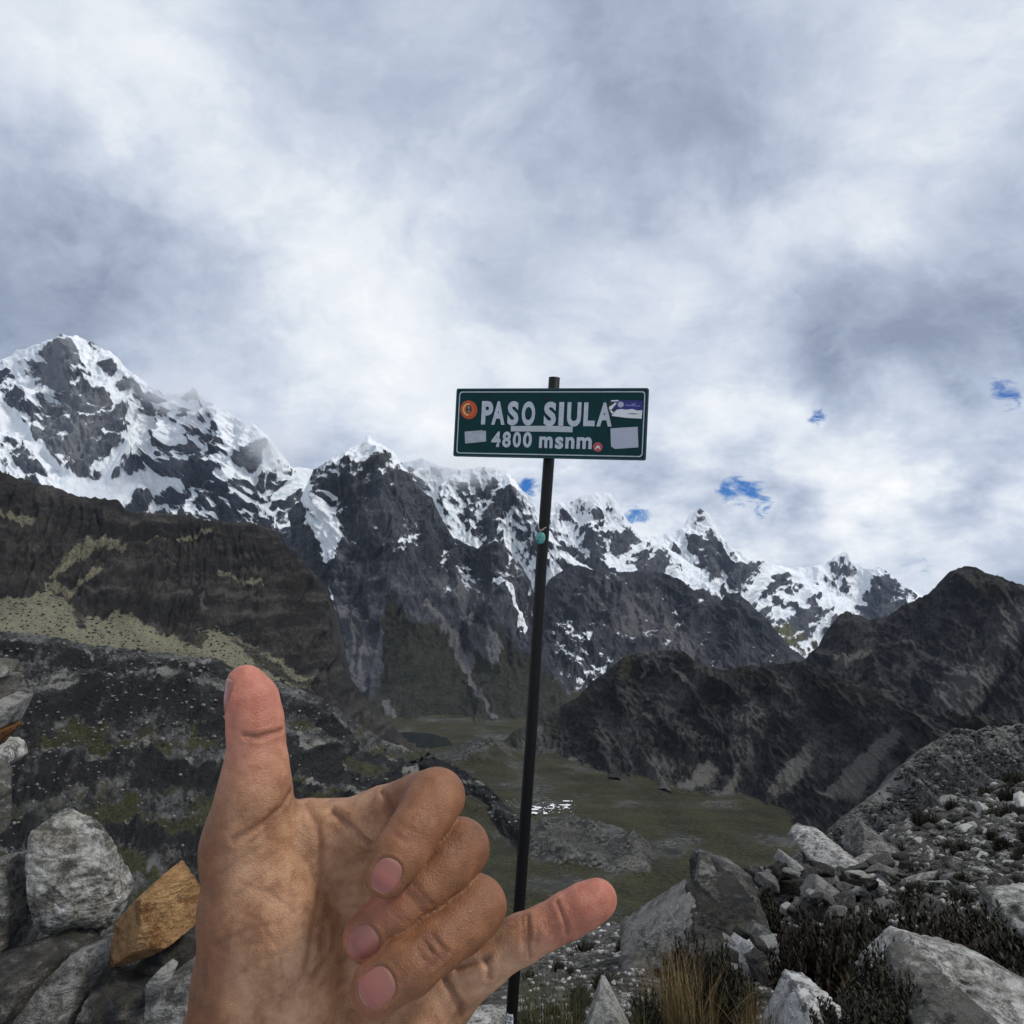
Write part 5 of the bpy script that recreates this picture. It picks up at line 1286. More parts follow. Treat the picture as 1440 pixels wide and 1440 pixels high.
def glyph(ch, x0, x1, y0, y1, bold=.05):
    cu = bpy.data.curves.new('glyph', 'FONT'); cu.body = ch; cu.size = 1; cu.offset = bold; cu.fill_mode = 'FRONT'; cu.resolution_u = 4
    ob = bpy.data.objects.new('glyph', cu); col.objects.link(ob)
    dg = bpy.context.evaluated_depsgraph_get(); me = bpy.data.meshes.new_from_object(ob.evaluated_get(dg)); bpy.data.objects.remove(ob); bpy.data.curves.remove(cu)
    n = len(me.vertices); co = np.empty(n * 3, np.float32); me.vertices.foreach_get('co', co); co = co.reshape(-1, 3)
    lo, hi = co.min(0), co.max(0)
    a = np.array(uv(x0, y1)); b = np.array(uv(x1, y0))
    co[:, 0] = a[0] + (co[:, 0] - lo[0]) / (hi[0] - lo[0]) * (b[0] - a[0]); co[:, 1] = a[1] + (co[:, 1] - lo[1]) / (hi[1] - lo[1]) * (b[1] - a[1]); co[:, 2] = .0011
    me.vertices.foreach_set('co', co.ravel()); me.materials.clear(); me.update(); me.name = 'letter'
    return link('letter', me, M_white_film, panel)
for ch, x0, x1, y0, y1 in (('P', 678.5, 697.5, 564, 597), ('A', 693.5, 715, 564.3, 597.3), ('S', 716.5, 734.5, 564, 598.3), ('O', 737, 758, 564.3, 598.8),
                           ('S', 768.5, 787.5, 564.8, 599.3), ('I', 789.5, 798, 565.3, 598.8), ('U', 801, 822, 565.5, 600), ('L', 824, 841, 565.8, 599.3), ('A', 842, 864, 566, 599.8)):
    glyph(ch, x0, x1, y0, y1, .045)
for ch, x0, x1, y0, y1 in (('4', 693, 707.8, 607, 628.5), ('8', 709, 722.6, 607, 629.3), ('0', 724.2, 737.2, 607.3, 629.4), ('0', 738.8, 752.8, 607.6, 629.6),
                           ('m', 762, 782, 614, 630.2), ('s', 784.5, 797, 614.5, 631.5), ('n', 799, 812.4, 614.8, 631), ('m', 814.6, 836.4, 615, 631.4)):
    glyph(ch, x0, x1, y0, y1, .036)

def flat(name, pxs, mat, z, parent=None, label=None, thick=.0006):
    P = [uv(*p) for p in pxs]
    a = sum(P[i][0] * P[(i + 1) % len(P)][1] - P[(i + 1) % len(P)][0] * P[i][1] for i in range(len(P)))
    if a < 0: P = P[::-1]
    V, Fc = prism(P, z - thick, z)
    o = link(name, poly_mesh(name, V, Fc), mat, parent or panel)
    if label: o['label'] = label
    return o
def disc_px(cx, cy, rx, ry=None, n=28, a0=0, a1=360):
    ry = ry or rx
    return [(cx + rx * math.cos(math.radians(a0 + (a1 - a0) * k / n)), cy + ry * math.sin(math.radians(a0 + (a1 - a0) * k / n))) for k in range(n)]
c4 = lambda pts: q(pts, 10.286, 640, 540); c5 = lambda pts: q(pts, 10.286, 780, 540)
flat('tape_strip', c4([(845, 610), (1440, 605), (1745, 618), (1742, 700), (1440, 692), (845, 686)]), M_tape, .0018, label='strip of grey tape between the two lines of letters')
flat('sticker', c4([(145, 690), (420, 668), (425, 690), (440, 676), (470, 678), (472, 832), (150, 862)]), M_silver, .0010, label='scratched silver sticker below the orange one')
flat('sticker', c5([(835, 645), (1000, 632), (1210, 620), (1222, 918), (900, 942), (845, 905)]), M_paper, .0010, label='blank faded grey sticker')
st = flat('sticker', disc_px(660.8, 576.3, 12.5, 13), M_orange_s, .0010, label='round orange sticker with a dark figure')
def ring_px(cx, cy, r0, r1, z, mat, parent, a0=0, a1=360, n=26):
    V, Fc = [], []
    for k in range(n + 1):
        a = math.radians(a0 + (a1 - a0) * k / n)
        for r in (r0, r1): V.append((*uv(cx + r * math.cos(a), cy + r * 1.04 * math.sin(a)), z))
    for k in range(n): Fc.append((2 * k + 2, 2 * k + 3, 2 * k + 1, 2 * k))
    return link('printed_ring', poly_mesh('printed_ring', V, Fc), mat, parent)
M_rim = plain('red_ring', (.42, .05, .015), .5, .2, 60.)
ring_px(660.8, 576.3, 9.4, 11.2, .0014, M_rim, st); ring_px(660.2, 576, 6.2, 8.6, .0015, M_gold, st, 90, 285); ring_px(660.2, 576, 6.8, 8.0, .00145, M_orange_s, st)
flat('printed_figure', disc_px(661, 575.5, 4.2, 6), M_darkprint, .0018, st, thick=.0003); flat('printed_figure', disc_px(661, 573.2, 1.8, 2.2, 14), M_greyprint, .0022, st, thick=.0003); flat('printed_figure', [(658.8, 580), (661, 576), (663.6, 580)], M_greyprint, .0022, st, thick=.0003)
st = flat('sticker', disc_px(844.2, 629, 6.6, 6.8), M_red, .0020, label='small red sticker with a white peak mark')
flat('printed_mark', [(840.3, 632.3), (843.2, 627), (844.6, 627.6), (845.6, 626.4), (848.2, 632.4), (847, 632.4), (845.4, 629), (844.6, 631.2), (843.6, 629.4), (841.6, 632.2)], M_whitep, .0025, st, thick=.0003)
# blue and white mountain sticker
st = flat('sticker', c5([(815, 250), (880, 240), (945, 232), (1180, 236), (1275, 245), (1272, 380), (1262, 502), (1050, 490), (850, 462), (820, 430), (805, 330)]), M_navy, .0022, label='blue and white mountain sticker over the last letter')
flat('printed_snow', c5([(880, 400), (930, 370), (990, 362), (1050, 372), (1130, 360), (1200, 384), (1272, 380), (1262, 502), (1050, 490), (850, 462)]), M_whitep, .0026, st, thick=.0003)
flat('printed_ridge', c5([(1060, 428), (1130, 424), (1240, 432), (1150, 440)]), M_darkprint, .0030, st, thick=.0003)
flat('printed_figure', c5([(812, 262), (870, 250), (905, 300), (880, 350), (910, 390), (860, 452), (825, 430), (806, 350)]), M_darkprint, .0026, st, thick=.0003)
flat('printed_figure', c5([(815, 330), (850, 310), (900, 268), (920, 280), (880, 330), (850, 372), (815, 368)]), M_whitep, .0030, st, thick=.0003)
flat('printed_figure', c5([(840, 236), (945, 230), (944, 250), (845, 254)]), M_whitep, .0030, st, thick=.0003)
flat('printed_figure', c5([(822, 385), (850, 380), (880, 415), (862, 440), (845, 412)]), M_whitep, .0030, st, thick=.0003)
flat('printed_disc', disc_px(874.8, 568.8, 4.1), M_paper, .0028, st, thick=.0003)
flat('printed_word', c5([(1035, 296), (1240, 312), (1240, 328), (1035, 316)]), M_violet, .0028, st, thick=.0003)
flat('printed_bird', c5([(1112, 280), (1145, 292), (1185, 276), (1148, 300)]), M_whitep, .0030, st, thick=.0003)
for (bx_, by_) in ((772.6, 560.5), (768.2, 629.5)):
    x, y = uv(bx_, by_); V, Fc = tube([(x, y, -.001), (x, y, .004)], [.007, .0055], 8)
    link('bolt', poly_mesh('bolt', V, Fc), M_bolt, panel)
# paper label near the foot of the pole
lp = on_pole(1437) + uz * (PR + .0012) - base_ground
lab = Matrix(((*ux, 0), (*uy, 0), (*uz, 0), (0, 0, 0, 1))).transposed(); lab.translation = Vector(lp)
def bent(w, h, z=0., x0=0., y0=0., n=8):
    V, Fc = [], []
    for k in range(n + 1):
        x = x0 - w / 2 + w * k / n; a = x / PR
        for y in (y0 - h / 2, y0 + h / 2): V.append((math.sin(a) * (PR + z), y, (math.cos(a) - 1) * PR + z))
    for k in range(n): Fc.append((2 * k, 2 * k + 2, 2 * k + 3, 2 * k + 1))
    return V, Fc
lb_ = link('paper_label', poly_mesh('paper_label', *bent(.032, .05)), M_whitep, pole); lb_.matrix_local = lab
for (w, h, x, y) in ((.003, .018, -.008, .008), (.012, .003, .002, .014), (.003, .014, .004, .004), (.006, .003, .008, .006), (.003, .012, .011, .008), (.02, .004, 0, -.010)):
    link('printed_bar', poly_mesh('printed_bar', *bent(w, h, .0006, x, y)), M_darkprint, lb_)

# round pendant tied to the pole
pc = on_pole(760) + uz * (PR + .006) + ux * (-.006)
pend = empty('pendant', tuple(pc)); tag(pend, 'round teal medal tied with cord to the sign pole', 'pendant')
B3 = Matrix(((*ux, 0), (*uy, 0), (*uz, 0), (0, 0, 0, 1))).transposed()
pend.matrix_world = Matrix.Translation(Vector(pc)) @ B3
def dome(r, ry, h, n=28, m=5):
    V = [(0, 0, h)]; Fc = []
    for j in range(1, m + 1):
        f = j / m
        for k in range(n): a = 2 * math.pi * k / n; V.append((r * f * math.cos(a), ry * f * math.sin(a), h * (1 - f ** 3)))
    for k in range(n): V.append((r * math.cos(2 * math.pi * k / n), ry * math.sin(2 * math.pi * k / n), -.002))
    for k in range(n): Fc.append((0, 1 + k, 1 + (k + 1) % n))
    for j in range(m):
        for k in range(n): a = 1 + j * n; Fc.append((a + k, a + n + k, a + n + (k + 1) % n, a + (k + 1) % n))
    return V, Fc
link('medal', poly_mesh('medal', *dome(.0212, .0262, .004), True), M_teal, pend)
for (x, y, rx, ry) in ((-.003, .003, .0026, .0028), (-.0095, -.011, .004, .0045)):
    V = [(x + rx * math.cos(t), y + ry * math.sin(t), .0046) for t in np.linspace(0, 2 * math.pi, 12)[:-1]]
    link('printed_mark', poly_mesh('printed_mark', V, [tuple(range(len(V)))]), M_darkprint if x > -.008 else M_navy, pend)
for pts in ([(-.002, .026, .002), (-.008, .040, .001), (-.014, .056, -.004)], [(0, .026, .002), (.006, .037, .003), (.014, .042, .002), (.022, .046, -.004)], [(0, .030, .003), (.008, .033, .004), (.015, .036, .001)], [(-.004, .028, .003), (.002, .036, .004), (.004, .030, .005)]):
    link('cord', poly_mesh('cord', *tube(pts, [.0016] * len(pts), 8), True), M_cord, pend)

# ------------------------------------------------------------------ hand
def build_hand():
    h = .78                                   # voxel edge in mm
    f_ = F
    def cp(px, py, d): return np.array([(px - 720) / f_ * d, (720 - py) / f_ * d, d])
    lo = np.array([cp(225, 0, 352)[0] - 4, cp(0, 1600, 340)[1], 292.0]); hi = np.array([cp(882, 0, 345)[0] + 4, cp(0, 918, 355)[1] + 4, 398.0])
    n = np.ceil((hi - lo) / h).astype(int) + 1
    ax = [lo[i] + h * np.arange(n[i]) for i in range(3)]
    BIG = 60.0
    def rcone(field, a, b, ra, rb, k, flat=None):
        """smooth-union a tapered capsule into field"""
        m = max(ra, rb) + max(k, 1) + 9
        i0 = np.maximum(((np.minimum(a, b) - m - lo) / h).astype(int), 0); i1 = np.minimum(((np.maximum(a, b) + m - lo) / h).astype(int) + 2, n)
        if (i1 <= i0).any(): return
        X = ax[0][i0[0]:i1[0], None, None]; Y = ax[1][None, i0[1]:i1[1], None]; Z = ax[2][None, None, i0[2]:i1[2]]
        ab = b - a; L2 = ab @ ab + 1e-9
        t = np.clip(((X - a[0]) * ab[0] + (Y - a[1]) * ab[1] + (Z - a[2]) * ab[2]) / L2, 0, 1)
        dx = X - a[0] - t * ab[0]; dy = Y - a[1] - t * ab[1]; dz = Z - a[2] - t * ab[2]
        d = np.sqrt(dx * dx + dy * dy + dz * dz) - (ra + (rb - ra) * t)
        s = (slice(i0[0], i1[0]), slice(i0[1], i1[1]), slice(i0[2], i1[2]))
        o = field[s]
        hh = np.clip(.5 + .5 * (o - d) / max(k, 1e-3), 0, 1)
        field[s] = (o + (d - o) * hh - k * hh * (1 - hh)).astype(np.float32)
    def chain(field, pts, k, shrink=0):
        P = [cp(*p[:3]) for p in pts]; R = [(p[3] - shrink) * p[2] / f_ for p in pts]
        for i in range(len(P) - 1): rcone(field, P[i], P[i + 1], R[i], R[i + 1], k)
    def new(): return np.full(n, BIG, np.float32)
    fingers = dict(
        index=[(470, 1180, 362, 44), (540, 1143, 350, 38), (590, 1124, 339, 38), (613, 1121, 333, 41), (600, 1142, 327, 40), (583, 1168, 320, 38), (563, 1199, 314, 38.5), (543, 1231, 310, 33)],
        middle=[(505, 1245, 366, 44), (580, 1215, 352, 40), (646, 1193, 334, 43), (625, 1217, 328, 42), (598, 1242, 324, 40), (563, 1277, 322, 41), (518, 1317, 321, 38)],
        ring=[(540, 1312, 366, 44), (610, 1290, 350, 41), (668, 1275, 330, 44.5), (645, 1300, 324, 44), (615, 1325, 317, 42), (576, 1357, 312, 44), (532, 1389, 310, 41)],
        pinky=[(622, 1395, 358, 43), (680, 1350, 351, 37), (735, 1320, 347, 33.5), (765, 1305, 345, 30.5), (797, 1288, 344, 31.5), (822, 1274, 343, 31), (839, 1265, 343, 29.5)],
        thumb=[(343, 1195, 352, 57), (352, 1160, 351, 52), (359, 1110, 350, 45), (361, 1070, 351, 41), (360, 1036, 352, 39.5), (359, 1012, 352, 39), (354, 984, 353, 36.5), (346, 962, 355, 28)])
    palm = new()
    chain(palm, [(372, 1432, 362, 66), (420, 1300, 362, 54), (470, 1180, 362, 44)], 8)
    chain(palm, [(440, 1450, 366, 62), (505, 1245, 366, 44)], 9); chain(palm, [(490, 1470, 365, 58), (540, 1312, 366, 44)], 9)
    chain(palm, [(545, 1480, 358, 56), (622, 1395, 358, 44)], 9)
    chain(palm, [(598, 1412, 353, 42), (575, 1470, 350, 64), (545, 1560, 350, 82)], 9)
    chain(palm, [(345, 1195, 353, 56), (352, 1290, 350, 66), (352, 1385, 350, 74), (345, 1480, 352, 86)], 8)
    chain(palm, [(385, 1240, 347, 46), (400, 1320, 343, 58), (410, 1400, 345, 62)], 10)
    chain(palm, [(392, 1160, 357, 26), (430, 1160, 361, 27), (470, 1175, 362, 36)], 9)
    chain(palm, [(330, 1480, 354, 78), (310, 1640, 352, 88)], 9); chain(palm, [(420, 1480, 352, 80), (410, 1640, 350, 90)], 9); chain(palm, [(520, 1500, 352, 80), (500, 1640, 350, 90)], 9)
    for nm in ('index', 'middle', 'ring', 'pinky'): chain(palm, fingers[nm][:2], 7)
    chain(palm, fingers['thumb'][:4], 7)
    body = palm
    for nm, k in (('thumb', 2.0), ('pinky', 3.0), ('middle', .5), ('index', .4), ('ring', .4)):
        fd = new(); chain(fd, fingers[nm], 2.6, 2.4 if nm in ('index', 'middle', 'ring') else 1.0)
        if nm == 'index':
            pass
        hh = np.clip(.5 + .5 * (body - fd) / k, 0, 1); body = body + (fd - body) * hh - k * hh * (1 - hh)
    # ---- surface of the field (surface nets)
    s = body < 0
    c = [s[i:n[0] - 1 + i, j:n[1] - 1 + j, l:n[2] - 1 + l] for i in (0, 1) for j in (0, 1) for l in (0, 1)]
    cnt = sum(x.astype(np.int8) for x in c); mixed = (cnt > 0) & (cnt < 8)
    idx = np.argwhere(mixed); vid = np.full(mixed.shape, -1, np.int32); vid[mixed] = np.arange(len(idx))
    acc = np.zeros((len(idx), 3)); w = np.zeros(len(idx)); offs = [(i, j, l) for i in (0, 1) for j in (0, 1) for l in (0, 1)]
    for a in offs:
        for axd in range(3):
            if a[axd] == 1: continue
            b = list(a); b[axd] = 1
            fa = body[idx[:, 0] + a[0], idx[:, 1] + a[1], idx[:, 2] + a[2]]; fb = body[idx[:, 0] + b[0], idx[:, 1] + b[1], idx[:, 2] + b[2]]
            k = (fa < 0) != (fb < 0); t = np.where(k, fa / np.where(k, fa - fb, 1), 0)
            p = np.array(a, float)[None] + 0; p = np.repeat(p, len(idx), 0); p[:, axd] += t
            acc[k] += p[k]; w[k] += 1
    V = lo + h * (idx + acc / w[:, None])
    faces = []
    for axd in range(3):
        u, v = [(1, 2), (2, 0), (0, 1)][axd]
        sl0 = [slice(None)] * 3; sl1 = [slice(None)] * 3; sl0[axd] = slice(0, -1); sl1[axd] = slice(1, None)
        ch = s[tuple(sl0)] != s[tuple(sl1)]; e = np.argwhere(ch)
        e = e[(e[:, u] > 0) & (e[:, v] > 0) & (e[:, u] < n[u] - 1) & (e[:, v] < n[v] - 1)]
        def vi(du, dv):
            q_ = e.copy(); q_[:, u] += du; q_[:, v] += dv; return vid[q_[:, 0], q_[:, 1], q_[:, 2]]
        quad = np.stack([vi(-1, -1), vi(0, -1), vi(0, 0), vi(-1, 0)], 1)
        ins = s[e[:, 0], e[:, 1], e[:, 2]]
        quad = np.where(ins[:, None], quad, quad[:, ::-1]); faces.append(quad)
    Fq = np.concatenate(faces); Fq = Fq[(Fq >= 0).all(1)]
    # ---- relax a little, except in the clefts
    E = np.concatenate([Fq[:, [0, 1]], Fq[:, [1, 2]], Fq[:, [2, 3]], Fq[:, [3, 0]]])
    def lap(A, it, lam):
        for _ in range(it):
            sm = np.zeros_like(A); ct = np.zeros(len(A)); np.add.at(sm, E[:, 0], A[E[:, 1]]); np.add.at(sm, E[:, 1], A[E[:, 0]])
            np.add.at(ct, E[:, 0], 1); np.add.at(ct, E[:, 1], 1); ok = ct > 0
            A[ok] += lam * (sm[ok] / ct[ok, None] - A[ok])
        return A
    V = lap(V, 1, .5)
    def vnorm(V):
        a = V[Fq[:, 2]] - V[Fq[:, 0]]; b = V[Fq[:, 3]] - V[Fq[:, 1]]; fn = np.cross(a, b); N = np.zeros_like(V)
        for i in range(4): np.add.at(N, Fq[:, i], fn)
        return N / (np.linalg.norm(N, axis=1)[:, None] + 1e-9)
    N = vnorm(V)
    if (N * (V - V.mean(0))).sum() < 0: Fq = Fq[:, ::-1]; N = -N
    bvh = BVHTree.FromPolygons([Vector(v) for v in V], [tuple(f) for f in Fq])
    def hit(px, py):
        d = Vector(cp(px, py, 1.0)).normalized(); r = bvh.ray_cast(Vector((0, 0, 0)), d); return None if r[0] is None else np.array(r[0])
    from mathutils.kdtree import KDTree
    disp = np.zeros(len(V)); crease = np.zeros(len(V))
    def near(pts3, rad):
        """distance from vertices to a 3D polyline, only near it"""
        P = np.array(pts3); d = np.full(len(V), 1e9); m = ((V > P.min(0) - rad) & (V < P.max(0) + rad)).all(1); ids = np.where(m)[0]; dd = np.full(len(ids), 1e9)
        for i in range(len(P) - 1):
            a, b = P[i], P[i + 1]; ab = b - a; L2 = ab @ ab + 1e-9; t = np.clip((V[ids] - a) @ ab / L2, 0, 1); dd = np.minimum(dd, np.linalg.norm(V[ids] - a - t[:, None] * ab, axis=1))
        d[ids] = dd; return d
    def line(pts, depth, width, tint=.6, fade=True):
        P = []
        for i in range(len(pts) - 1):
            for t in np.linspace(0, 1, 8, endpoint=False):
                p = hit(pts[i][0] + (pts[i + 1][0] - pts[i][0]) * t, pts[i][1] + (pts[i + 1][1] - pts[i][1]) * t)
                if p is not None and (not P or np.linalg.norm(P[-1] - p) < 14): P.append(p)
        if len(P) < 2: return
        d = near(P, width * 4); g = np.exp(-(d / width) ** 2); nonlocal disp, crease
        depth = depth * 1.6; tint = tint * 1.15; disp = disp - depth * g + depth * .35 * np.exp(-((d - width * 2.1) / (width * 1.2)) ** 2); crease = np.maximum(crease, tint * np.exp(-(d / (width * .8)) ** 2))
    # flexion creases
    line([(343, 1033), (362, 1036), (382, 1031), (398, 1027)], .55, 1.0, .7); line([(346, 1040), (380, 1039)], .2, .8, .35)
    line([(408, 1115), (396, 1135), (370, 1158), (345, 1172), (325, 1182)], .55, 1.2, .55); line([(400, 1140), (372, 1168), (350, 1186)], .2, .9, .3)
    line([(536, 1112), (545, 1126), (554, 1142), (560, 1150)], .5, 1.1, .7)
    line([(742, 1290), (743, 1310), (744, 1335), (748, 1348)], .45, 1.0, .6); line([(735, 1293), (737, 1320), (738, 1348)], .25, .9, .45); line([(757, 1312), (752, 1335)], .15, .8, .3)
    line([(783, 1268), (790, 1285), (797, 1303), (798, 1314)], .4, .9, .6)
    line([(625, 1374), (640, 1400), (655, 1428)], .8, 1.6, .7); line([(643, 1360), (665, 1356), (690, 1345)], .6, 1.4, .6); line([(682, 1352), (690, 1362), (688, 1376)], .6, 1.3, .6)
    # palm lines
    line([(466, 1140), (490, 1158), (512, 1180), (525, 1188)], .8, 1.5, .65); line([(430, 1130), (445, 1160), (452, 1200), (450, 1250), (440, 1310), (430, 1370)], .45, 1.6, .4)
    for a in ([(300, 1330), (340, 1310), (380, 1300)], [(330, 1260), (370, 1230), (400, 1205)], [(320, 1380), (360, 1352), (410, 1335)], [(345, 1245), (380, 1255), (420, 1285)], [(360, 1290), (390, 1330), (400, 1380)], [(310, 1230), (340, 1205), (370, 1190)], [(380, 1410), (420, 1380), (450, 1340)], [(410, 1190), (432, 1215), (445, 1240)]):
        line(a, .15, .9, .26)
    # knuckle wrinkles over the middle joints and end joints
    rs = np.random.RandomState(3)
    def knuckle(cx, cy, ax_, half, cnt_, gap, dep, tn):
        dx, dy = ax_; L = math.hypot(dx, dy); dx, dy = dx / L, dy / L; nx, ny = -dy, dx
        for i in range(cnt_):
            o = (i - (cnt_ - 1) / 2) * gap; hw = half * rs.uniform(.55, 1.); b = rs.uniform(-4, 4)
            line([(cx + dx * o - nx * hw, cy + dy * o - ny * hw), (cx + dx * (o + b) , cy + dy * (o + b)), (cx + dx * o + nx * hw, cy + dy * o + ny * hw)], dep, .85, tn)
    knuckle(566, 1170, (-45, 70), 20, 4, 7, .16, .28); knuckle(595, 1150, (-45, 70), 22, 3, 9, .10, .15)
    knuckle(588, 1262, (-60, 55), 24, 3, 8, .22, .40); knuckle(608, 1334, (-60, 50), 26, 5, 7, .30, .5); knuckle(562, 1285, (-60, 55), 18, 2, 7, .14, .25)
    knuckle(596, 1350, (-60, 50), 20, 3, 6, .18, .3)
    # ---- nails
    nails = []
    def nail(cx, cy, tipx, tipy, wpx, lpx, side=None):
        c3 = hit(cx, cy) if side is None else side[0]
        if c3 is None: return
        t3 = cp(tipx, tipy, c3[2]) - cp(cx, cy, c3[2]); nl = side[1] if side is not None else None
        if nl is None:
            m = np.linalg.norm(V - c3, axis=1) < 3.5; nl = N[m].mean(0)
        nl = nl / np.linalg.norm(nl); t3 = t3 - nl * (t3 @ nl); t3 /= np.linalg.norm(t3); s3_ = np.cross(t3, nl)
        sc = c3[2] / f_; hw = wpx * sc / 2; hl = lpx * sc / 2
        rel = V - c3; u = rel @ s3_; v = rel @ t3; zz = rel @ nl
        # outline: rounded cuticle, straighter sides, rounded free edge
        rho = np.where(v > 0, (np.abs(u / hw) ** 3. + np.abs(v / hl) ** 3.) ** (1 / 3.), (np.abs(u / hw) ** 2.3 + np.abs(v / hl) ** 2.3) ** (1 / 2.3))
        m = (zz > -hw * 1.1) & (rho < 1.8)
        nonlocal disp, crease
        disp = disp - np.where(m, .55 * sstep(1.0, .86, rho), 0) + np.where(m, .42 * np.exp(-((rho - 1.16) / .10) ** 2) * np.where(v > hl * .35, .3, 1), 0) - np.where(m & (v < hl * .4), .12 * np.exp(-((rho - 1.0) / .05) ** 2), 0)
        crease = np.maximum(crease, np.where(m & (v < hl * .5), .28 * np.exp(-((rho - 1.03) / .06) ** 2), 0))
        nu_, nv_ = 25, 27; G = []
        for j in range(nv_):
            for i in range(nu_):
                a, b = -1 + 2 * i / (nu_ - 1), -1 + 2 * j / (nv_ - 1)
                # square to superellipse
                mx = max(abs(a), abs(b)); ex = 3. if b > 0 else 2.3; r_ = (abs(a) ** ex + abs(b) ** ex) ** (1 / ex) if mx > 0 else 1
                k = mx / r_ if mx > 0 else 0
                G.append((a * k, b * k, mx))
        out = []
        for a, b, mx in G:
            p0 = c3 + s3_ * (a * hw * .99) + t3 * (b * hl * .99) + nl * 9
            r_ = bvh.ray_cast(Vector(p0), Vector(-nl)); base_ = np.array(r_[0]) if r_[0] is not None and r_[3] < 18 else c3 + s3_ * a * hw + t3 * b * hl - nl * (hw * (1 - math.sqrt(max(0, 1 - .6 * a * a))))
            lift = .34 * (1 - a * a) * (1 - .5 * b * b) - .02 - .42 * max(0, (mx - .9) / .1) ** 1.5
            if b > .75: lift += .18 * (b - .75) / .25
            out.append(base_ + nl * lift)
        out = np.array(out); ff = grid_faces(nv_, nu_)
        uvb = np.array([[g[0], g[1], g[2], 1] for g in G])
        nails.append((out, ff, uvb, nl))
    nail(543, 1232, 528, 1260, 42, 50); nail(510, 1326, 482, 1348, 44, 50); nail(529, 1388, 496, 1413, 50, 56)
    # thumb nail, seen from its edge
    lp_ = bvh.ray_cast(Vector(cp(300, 972, 354)), Vector((1, 0, 0)))
    if lp_[0] is not None:
        p = np.array(lp_[0]); nn = np.array([-.93, .05, -.36]); nn /= np.linalg.norm(nn)
        r_ = bvh.ray_cast(Vector(cp(352, 978, 354) + nn * 25), Vector(-nn)); nail(330, 978, 329, 940, 44, 50, (np.array(r_[0]), nn))
    fine = fbm3(V / 7.0, 3, .5, 8) * .10 + fbm3(V / 22.0, 3, .5, 18) * .35
    V = V + N * (disp + fine)[:, None]
    # ---- skin tone
    tips = {'index': (535, 1250, 322, 55), 'middle': (500, 1335, 320, 55), 'ring': (512, 1405, 315, 60), 'pinky': (842, 1262, 343, 70), 'thumb': (352, 975, 353, 75)}
    pink = np.zeros(len(V))
    for k, (a, b, d, r_) in tips.items():
        dd = np.linalg.norm(V - cp(a, b, d), axis=1); R_ = r_ * d / f_; pink = np.maximum(pink, (sstep(R_ * 2.3, R_ * .2, dd) * .85 if k in ('pinky', 'thumb') else sstep(R_ * 1.35, R_ * .3, dd) * .55))
    back = np.zeros(len(V))
    for nm in ('index', 'middle', 'ring'):
        for i in range(2, len(fingers[nm]) - 1):
            a = cp(*fingers[nm][i][:3]); b = cp(*fingers[nm][i + 1][:3]); ab = b - a; t = np.clip((V - a) @ ab / (ab @ ab), 0, 1); dd = np.linalg.norm(V - a - t[:, None] * ab, axis=1)
            back = np.maximum(back, sstep(16, 11.5, dd))
    # radial edge of the thumb and wrist painted browner, deepened for its shaded side
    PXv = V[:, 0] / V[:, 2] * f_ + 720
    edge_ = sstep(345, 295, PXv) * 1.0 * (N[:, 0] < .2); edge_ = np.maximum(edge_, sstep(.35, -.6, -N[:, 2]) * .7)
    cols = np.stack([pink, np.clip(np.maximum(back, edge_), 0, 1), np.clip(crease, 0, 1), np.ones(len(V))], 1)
    # ---- forearm, outside the picture, in the same mesh
    A = [cp(410, 1560, 351), np.array([-118., -300, 318]), np.array([-150., -370, 270]), np.array([-190., -450, 205])]; RA = [(34, 22), (33, 26), (38, 33), (44, 40)]
    seg = 32; FV, FF = [], []; base_i = len(V)
    for i, p in enumerate(A):
        tdir = A[min(i + 1, 3)] - A[max(i - 1, 0)]; tdir /= np.linalg.norm(tdir); a = np.array([1., 0, 0]); a -= tdir * (a @ tdir); a /= np.linalg.norm(a); b = np.cross(tdir, a)
        for k in range(seg): t = 2 * math.pi * k / seg; FV.append(p + a * RA[i][0] * math.cos(t) + b * RA[i][1] * math.sin(t))
    for i in range(3):
        for k in range(seg): FF.append((base_i + i * seg + k, base_i + (i + 1) * seg + k, base_i + (i + 1) * seg + (k + 1) % seg, base_i + i * seg + (k + 1) % seg))
    allV = np.concatenate([V, np.array(FV)]); allF = np.concatenate([Fq, np.array(FF)]); cols = np.concatenate([cols, np.tile([0, .6, 0, 1.], (len(FV), 1))])
    B = np.stack([RIGHT, UP, FWD], 0)
    org = cp(420, 1400, 352) / 1000
    loc = (allV / 1000 - org)
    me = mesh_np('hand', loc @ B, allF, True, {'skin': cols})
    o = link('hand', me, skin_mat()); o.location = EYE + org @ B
    tag(o, 'bare hand raised palm-in, thumb up and little finger out, other fingers curled', 'hand')
    nm_ = nail_mat()
    for (P, ff, uvb, nl) in nails:
        L = (P / 1000 - org) @ B
        a = np.cross(L[ff[200 % len(ff)][1]] - L[ff[200 % len(ff)][0]], L[ff[200 % len(ff)][2]] - L[ff[200 % len(ff)][0]])
        if a @ (nl @ B) < 0: ff = ff[:, ::-1]
        link('fingernail', mesh_np('fingernail', L, ff, True, {'nail': uvb * .5 + .5}), nm_, o)
    return o

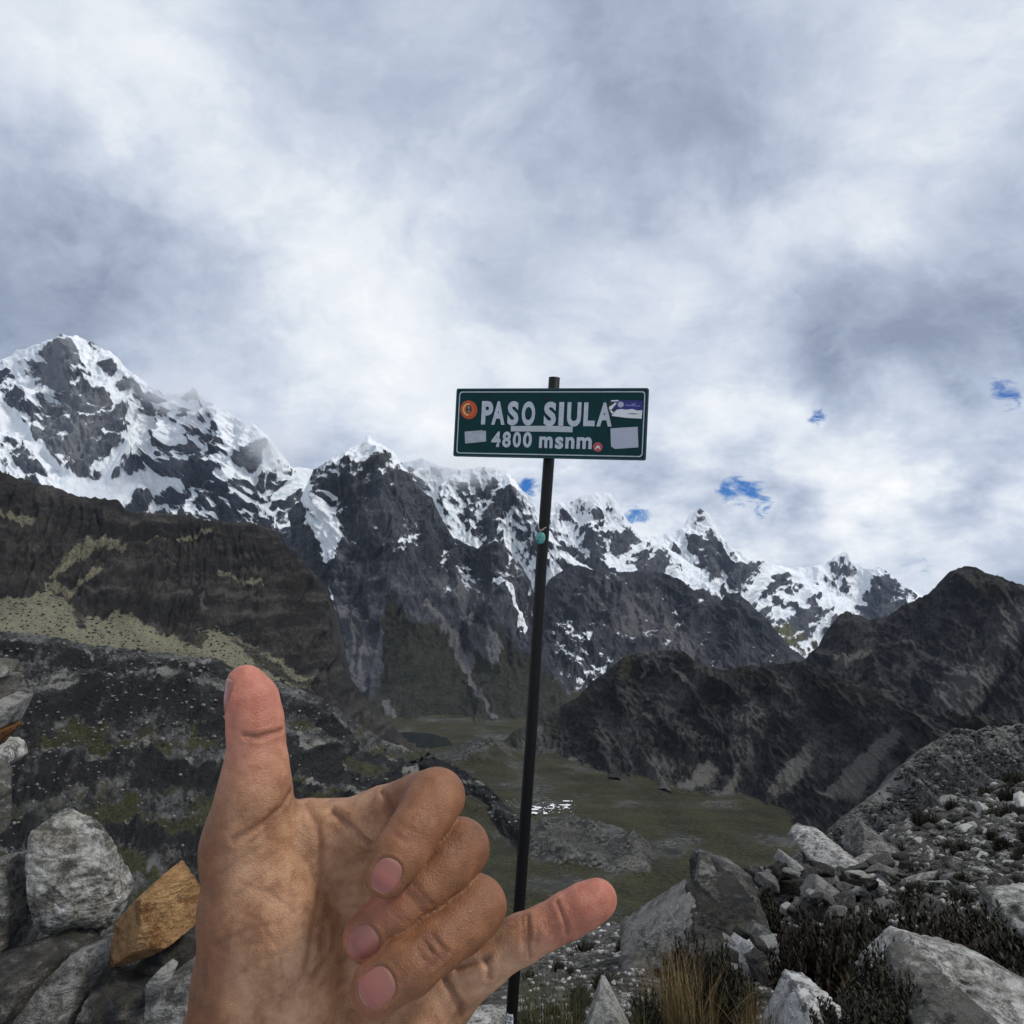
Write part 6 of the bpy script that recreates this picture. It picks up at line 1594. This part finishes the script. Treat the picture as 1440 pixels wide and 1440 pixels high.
def skin_mat():
    t = NT('skin'); W = t.coord('Object', (1000, 1000, 1000))       # millimetres
    pink = t.attr('skin', 0); back = t.attr('skin', 1); cr = t.attr('skin', 2)
    n1 = t.noise(W, .035, 5, .6, .4); n2 = t.noise(W, .16, 6, .65, .3); n3 = t.noise(W, .9, 4, .6)
    palm = t.ramp(t.math('MULTIPLY_ADD', n1, .6, t.math('MULTIPLY', n2, .4)), ((.40, (.215, .098, .048)), (.50, (.34, .18, .096)), (.62, (.46, .27, .158))))
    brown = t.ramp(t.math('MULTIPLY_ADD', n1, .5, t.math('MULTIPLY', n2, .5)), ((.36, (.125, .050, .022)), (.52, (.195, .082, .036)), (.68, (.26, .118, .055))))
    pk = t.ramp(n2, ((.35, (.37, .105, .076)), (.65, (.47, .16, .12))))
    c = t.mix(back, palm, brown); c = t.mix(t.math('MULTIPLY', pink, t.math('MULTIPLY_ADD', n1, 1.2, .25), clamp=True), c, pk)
    c = t.mix(t.math('MULTIPLY', t.ramp(n3, ((.52, 0.), (.72, 1.))), .16), c, (.26, .11, .06))
    c = t.mix(t.math('MULTIPLY', cr, .75), c, (.12, .045, .028))  # crease tint: skin pigment plus the shade of the fold, put into colour
    b = t.b
    b.inputs['Subsurface Weight'].default_value = .18; b.inputs['Subsurface Radius'].default_value = (1.0, .35, .2); b.inputs['Subsurface Scale'].default_value = .0025
    b.inputs['Specular IOR Level'].default_value = .32
    # fine skin lines
    v = t.voronoi(W, .85, 'DISTANCE_TO_EDGE'); v2 = t.voronoi(t.coord('Object', (700, 1500, 1000), (0, .3, .6)), .8, 'DISTANCE_TO_EDGE')
    h_ = t.math('ADD', t.math('MULTIPLY', t.ramp(v, ((0., 0.), (.25, 1.))), .5), t.math('MULTIPLY', t.ramp(v2, ((0., 0.), (.22, 1.))), .5))
    h_ = t.math('ADD', h_, t.math('MULTIPLY', n3, .8))
    t.bump(h_, .00022, .8)
    return t.base(c, t.math('MULTIPLY_ADD', n2, .2, .38))

def nail_mat():
    t = NT('fingernail'); W = t.coord('Object', (1000, 1000, 1000)); u = t.attr('nail', 0); v = t.attr('nail', 1)
    n = t.noise(W, .25, 4, .6)
    c = t.ramp(v, ((.04, (.28, .14, .10)), (.16, (.25, .10, .076)), (.75, (.225, .072, .056)), (.93, (.25, .095, .072)), (.985, (.36, .22, .165))))
    c = t.mix(t.math('MULTIPLY', n, .25), c, (.32, .14, .13))
    ridges = t.noise(t.n('ShaderNodeCombineXYZ').outputs[0], 1.)
    cx = t.n('ShaderNodeCombineXYZ'); t.put(cx.inputs[0], t.math('MULTIPLY', u, 26.)); rd = t.noise(cx.outputs[0], 1., 3, .6)
    t.bump(rd, .00012, .6)
    t.b.inputs['Specular IOR Level'].default_value = .32; t.b.inputs['Subsurface Weight'].default_value = .1; t.b.inputs['Subsurface Scale'].default_value = .002
    return t.base(c, .22)
build_hand()
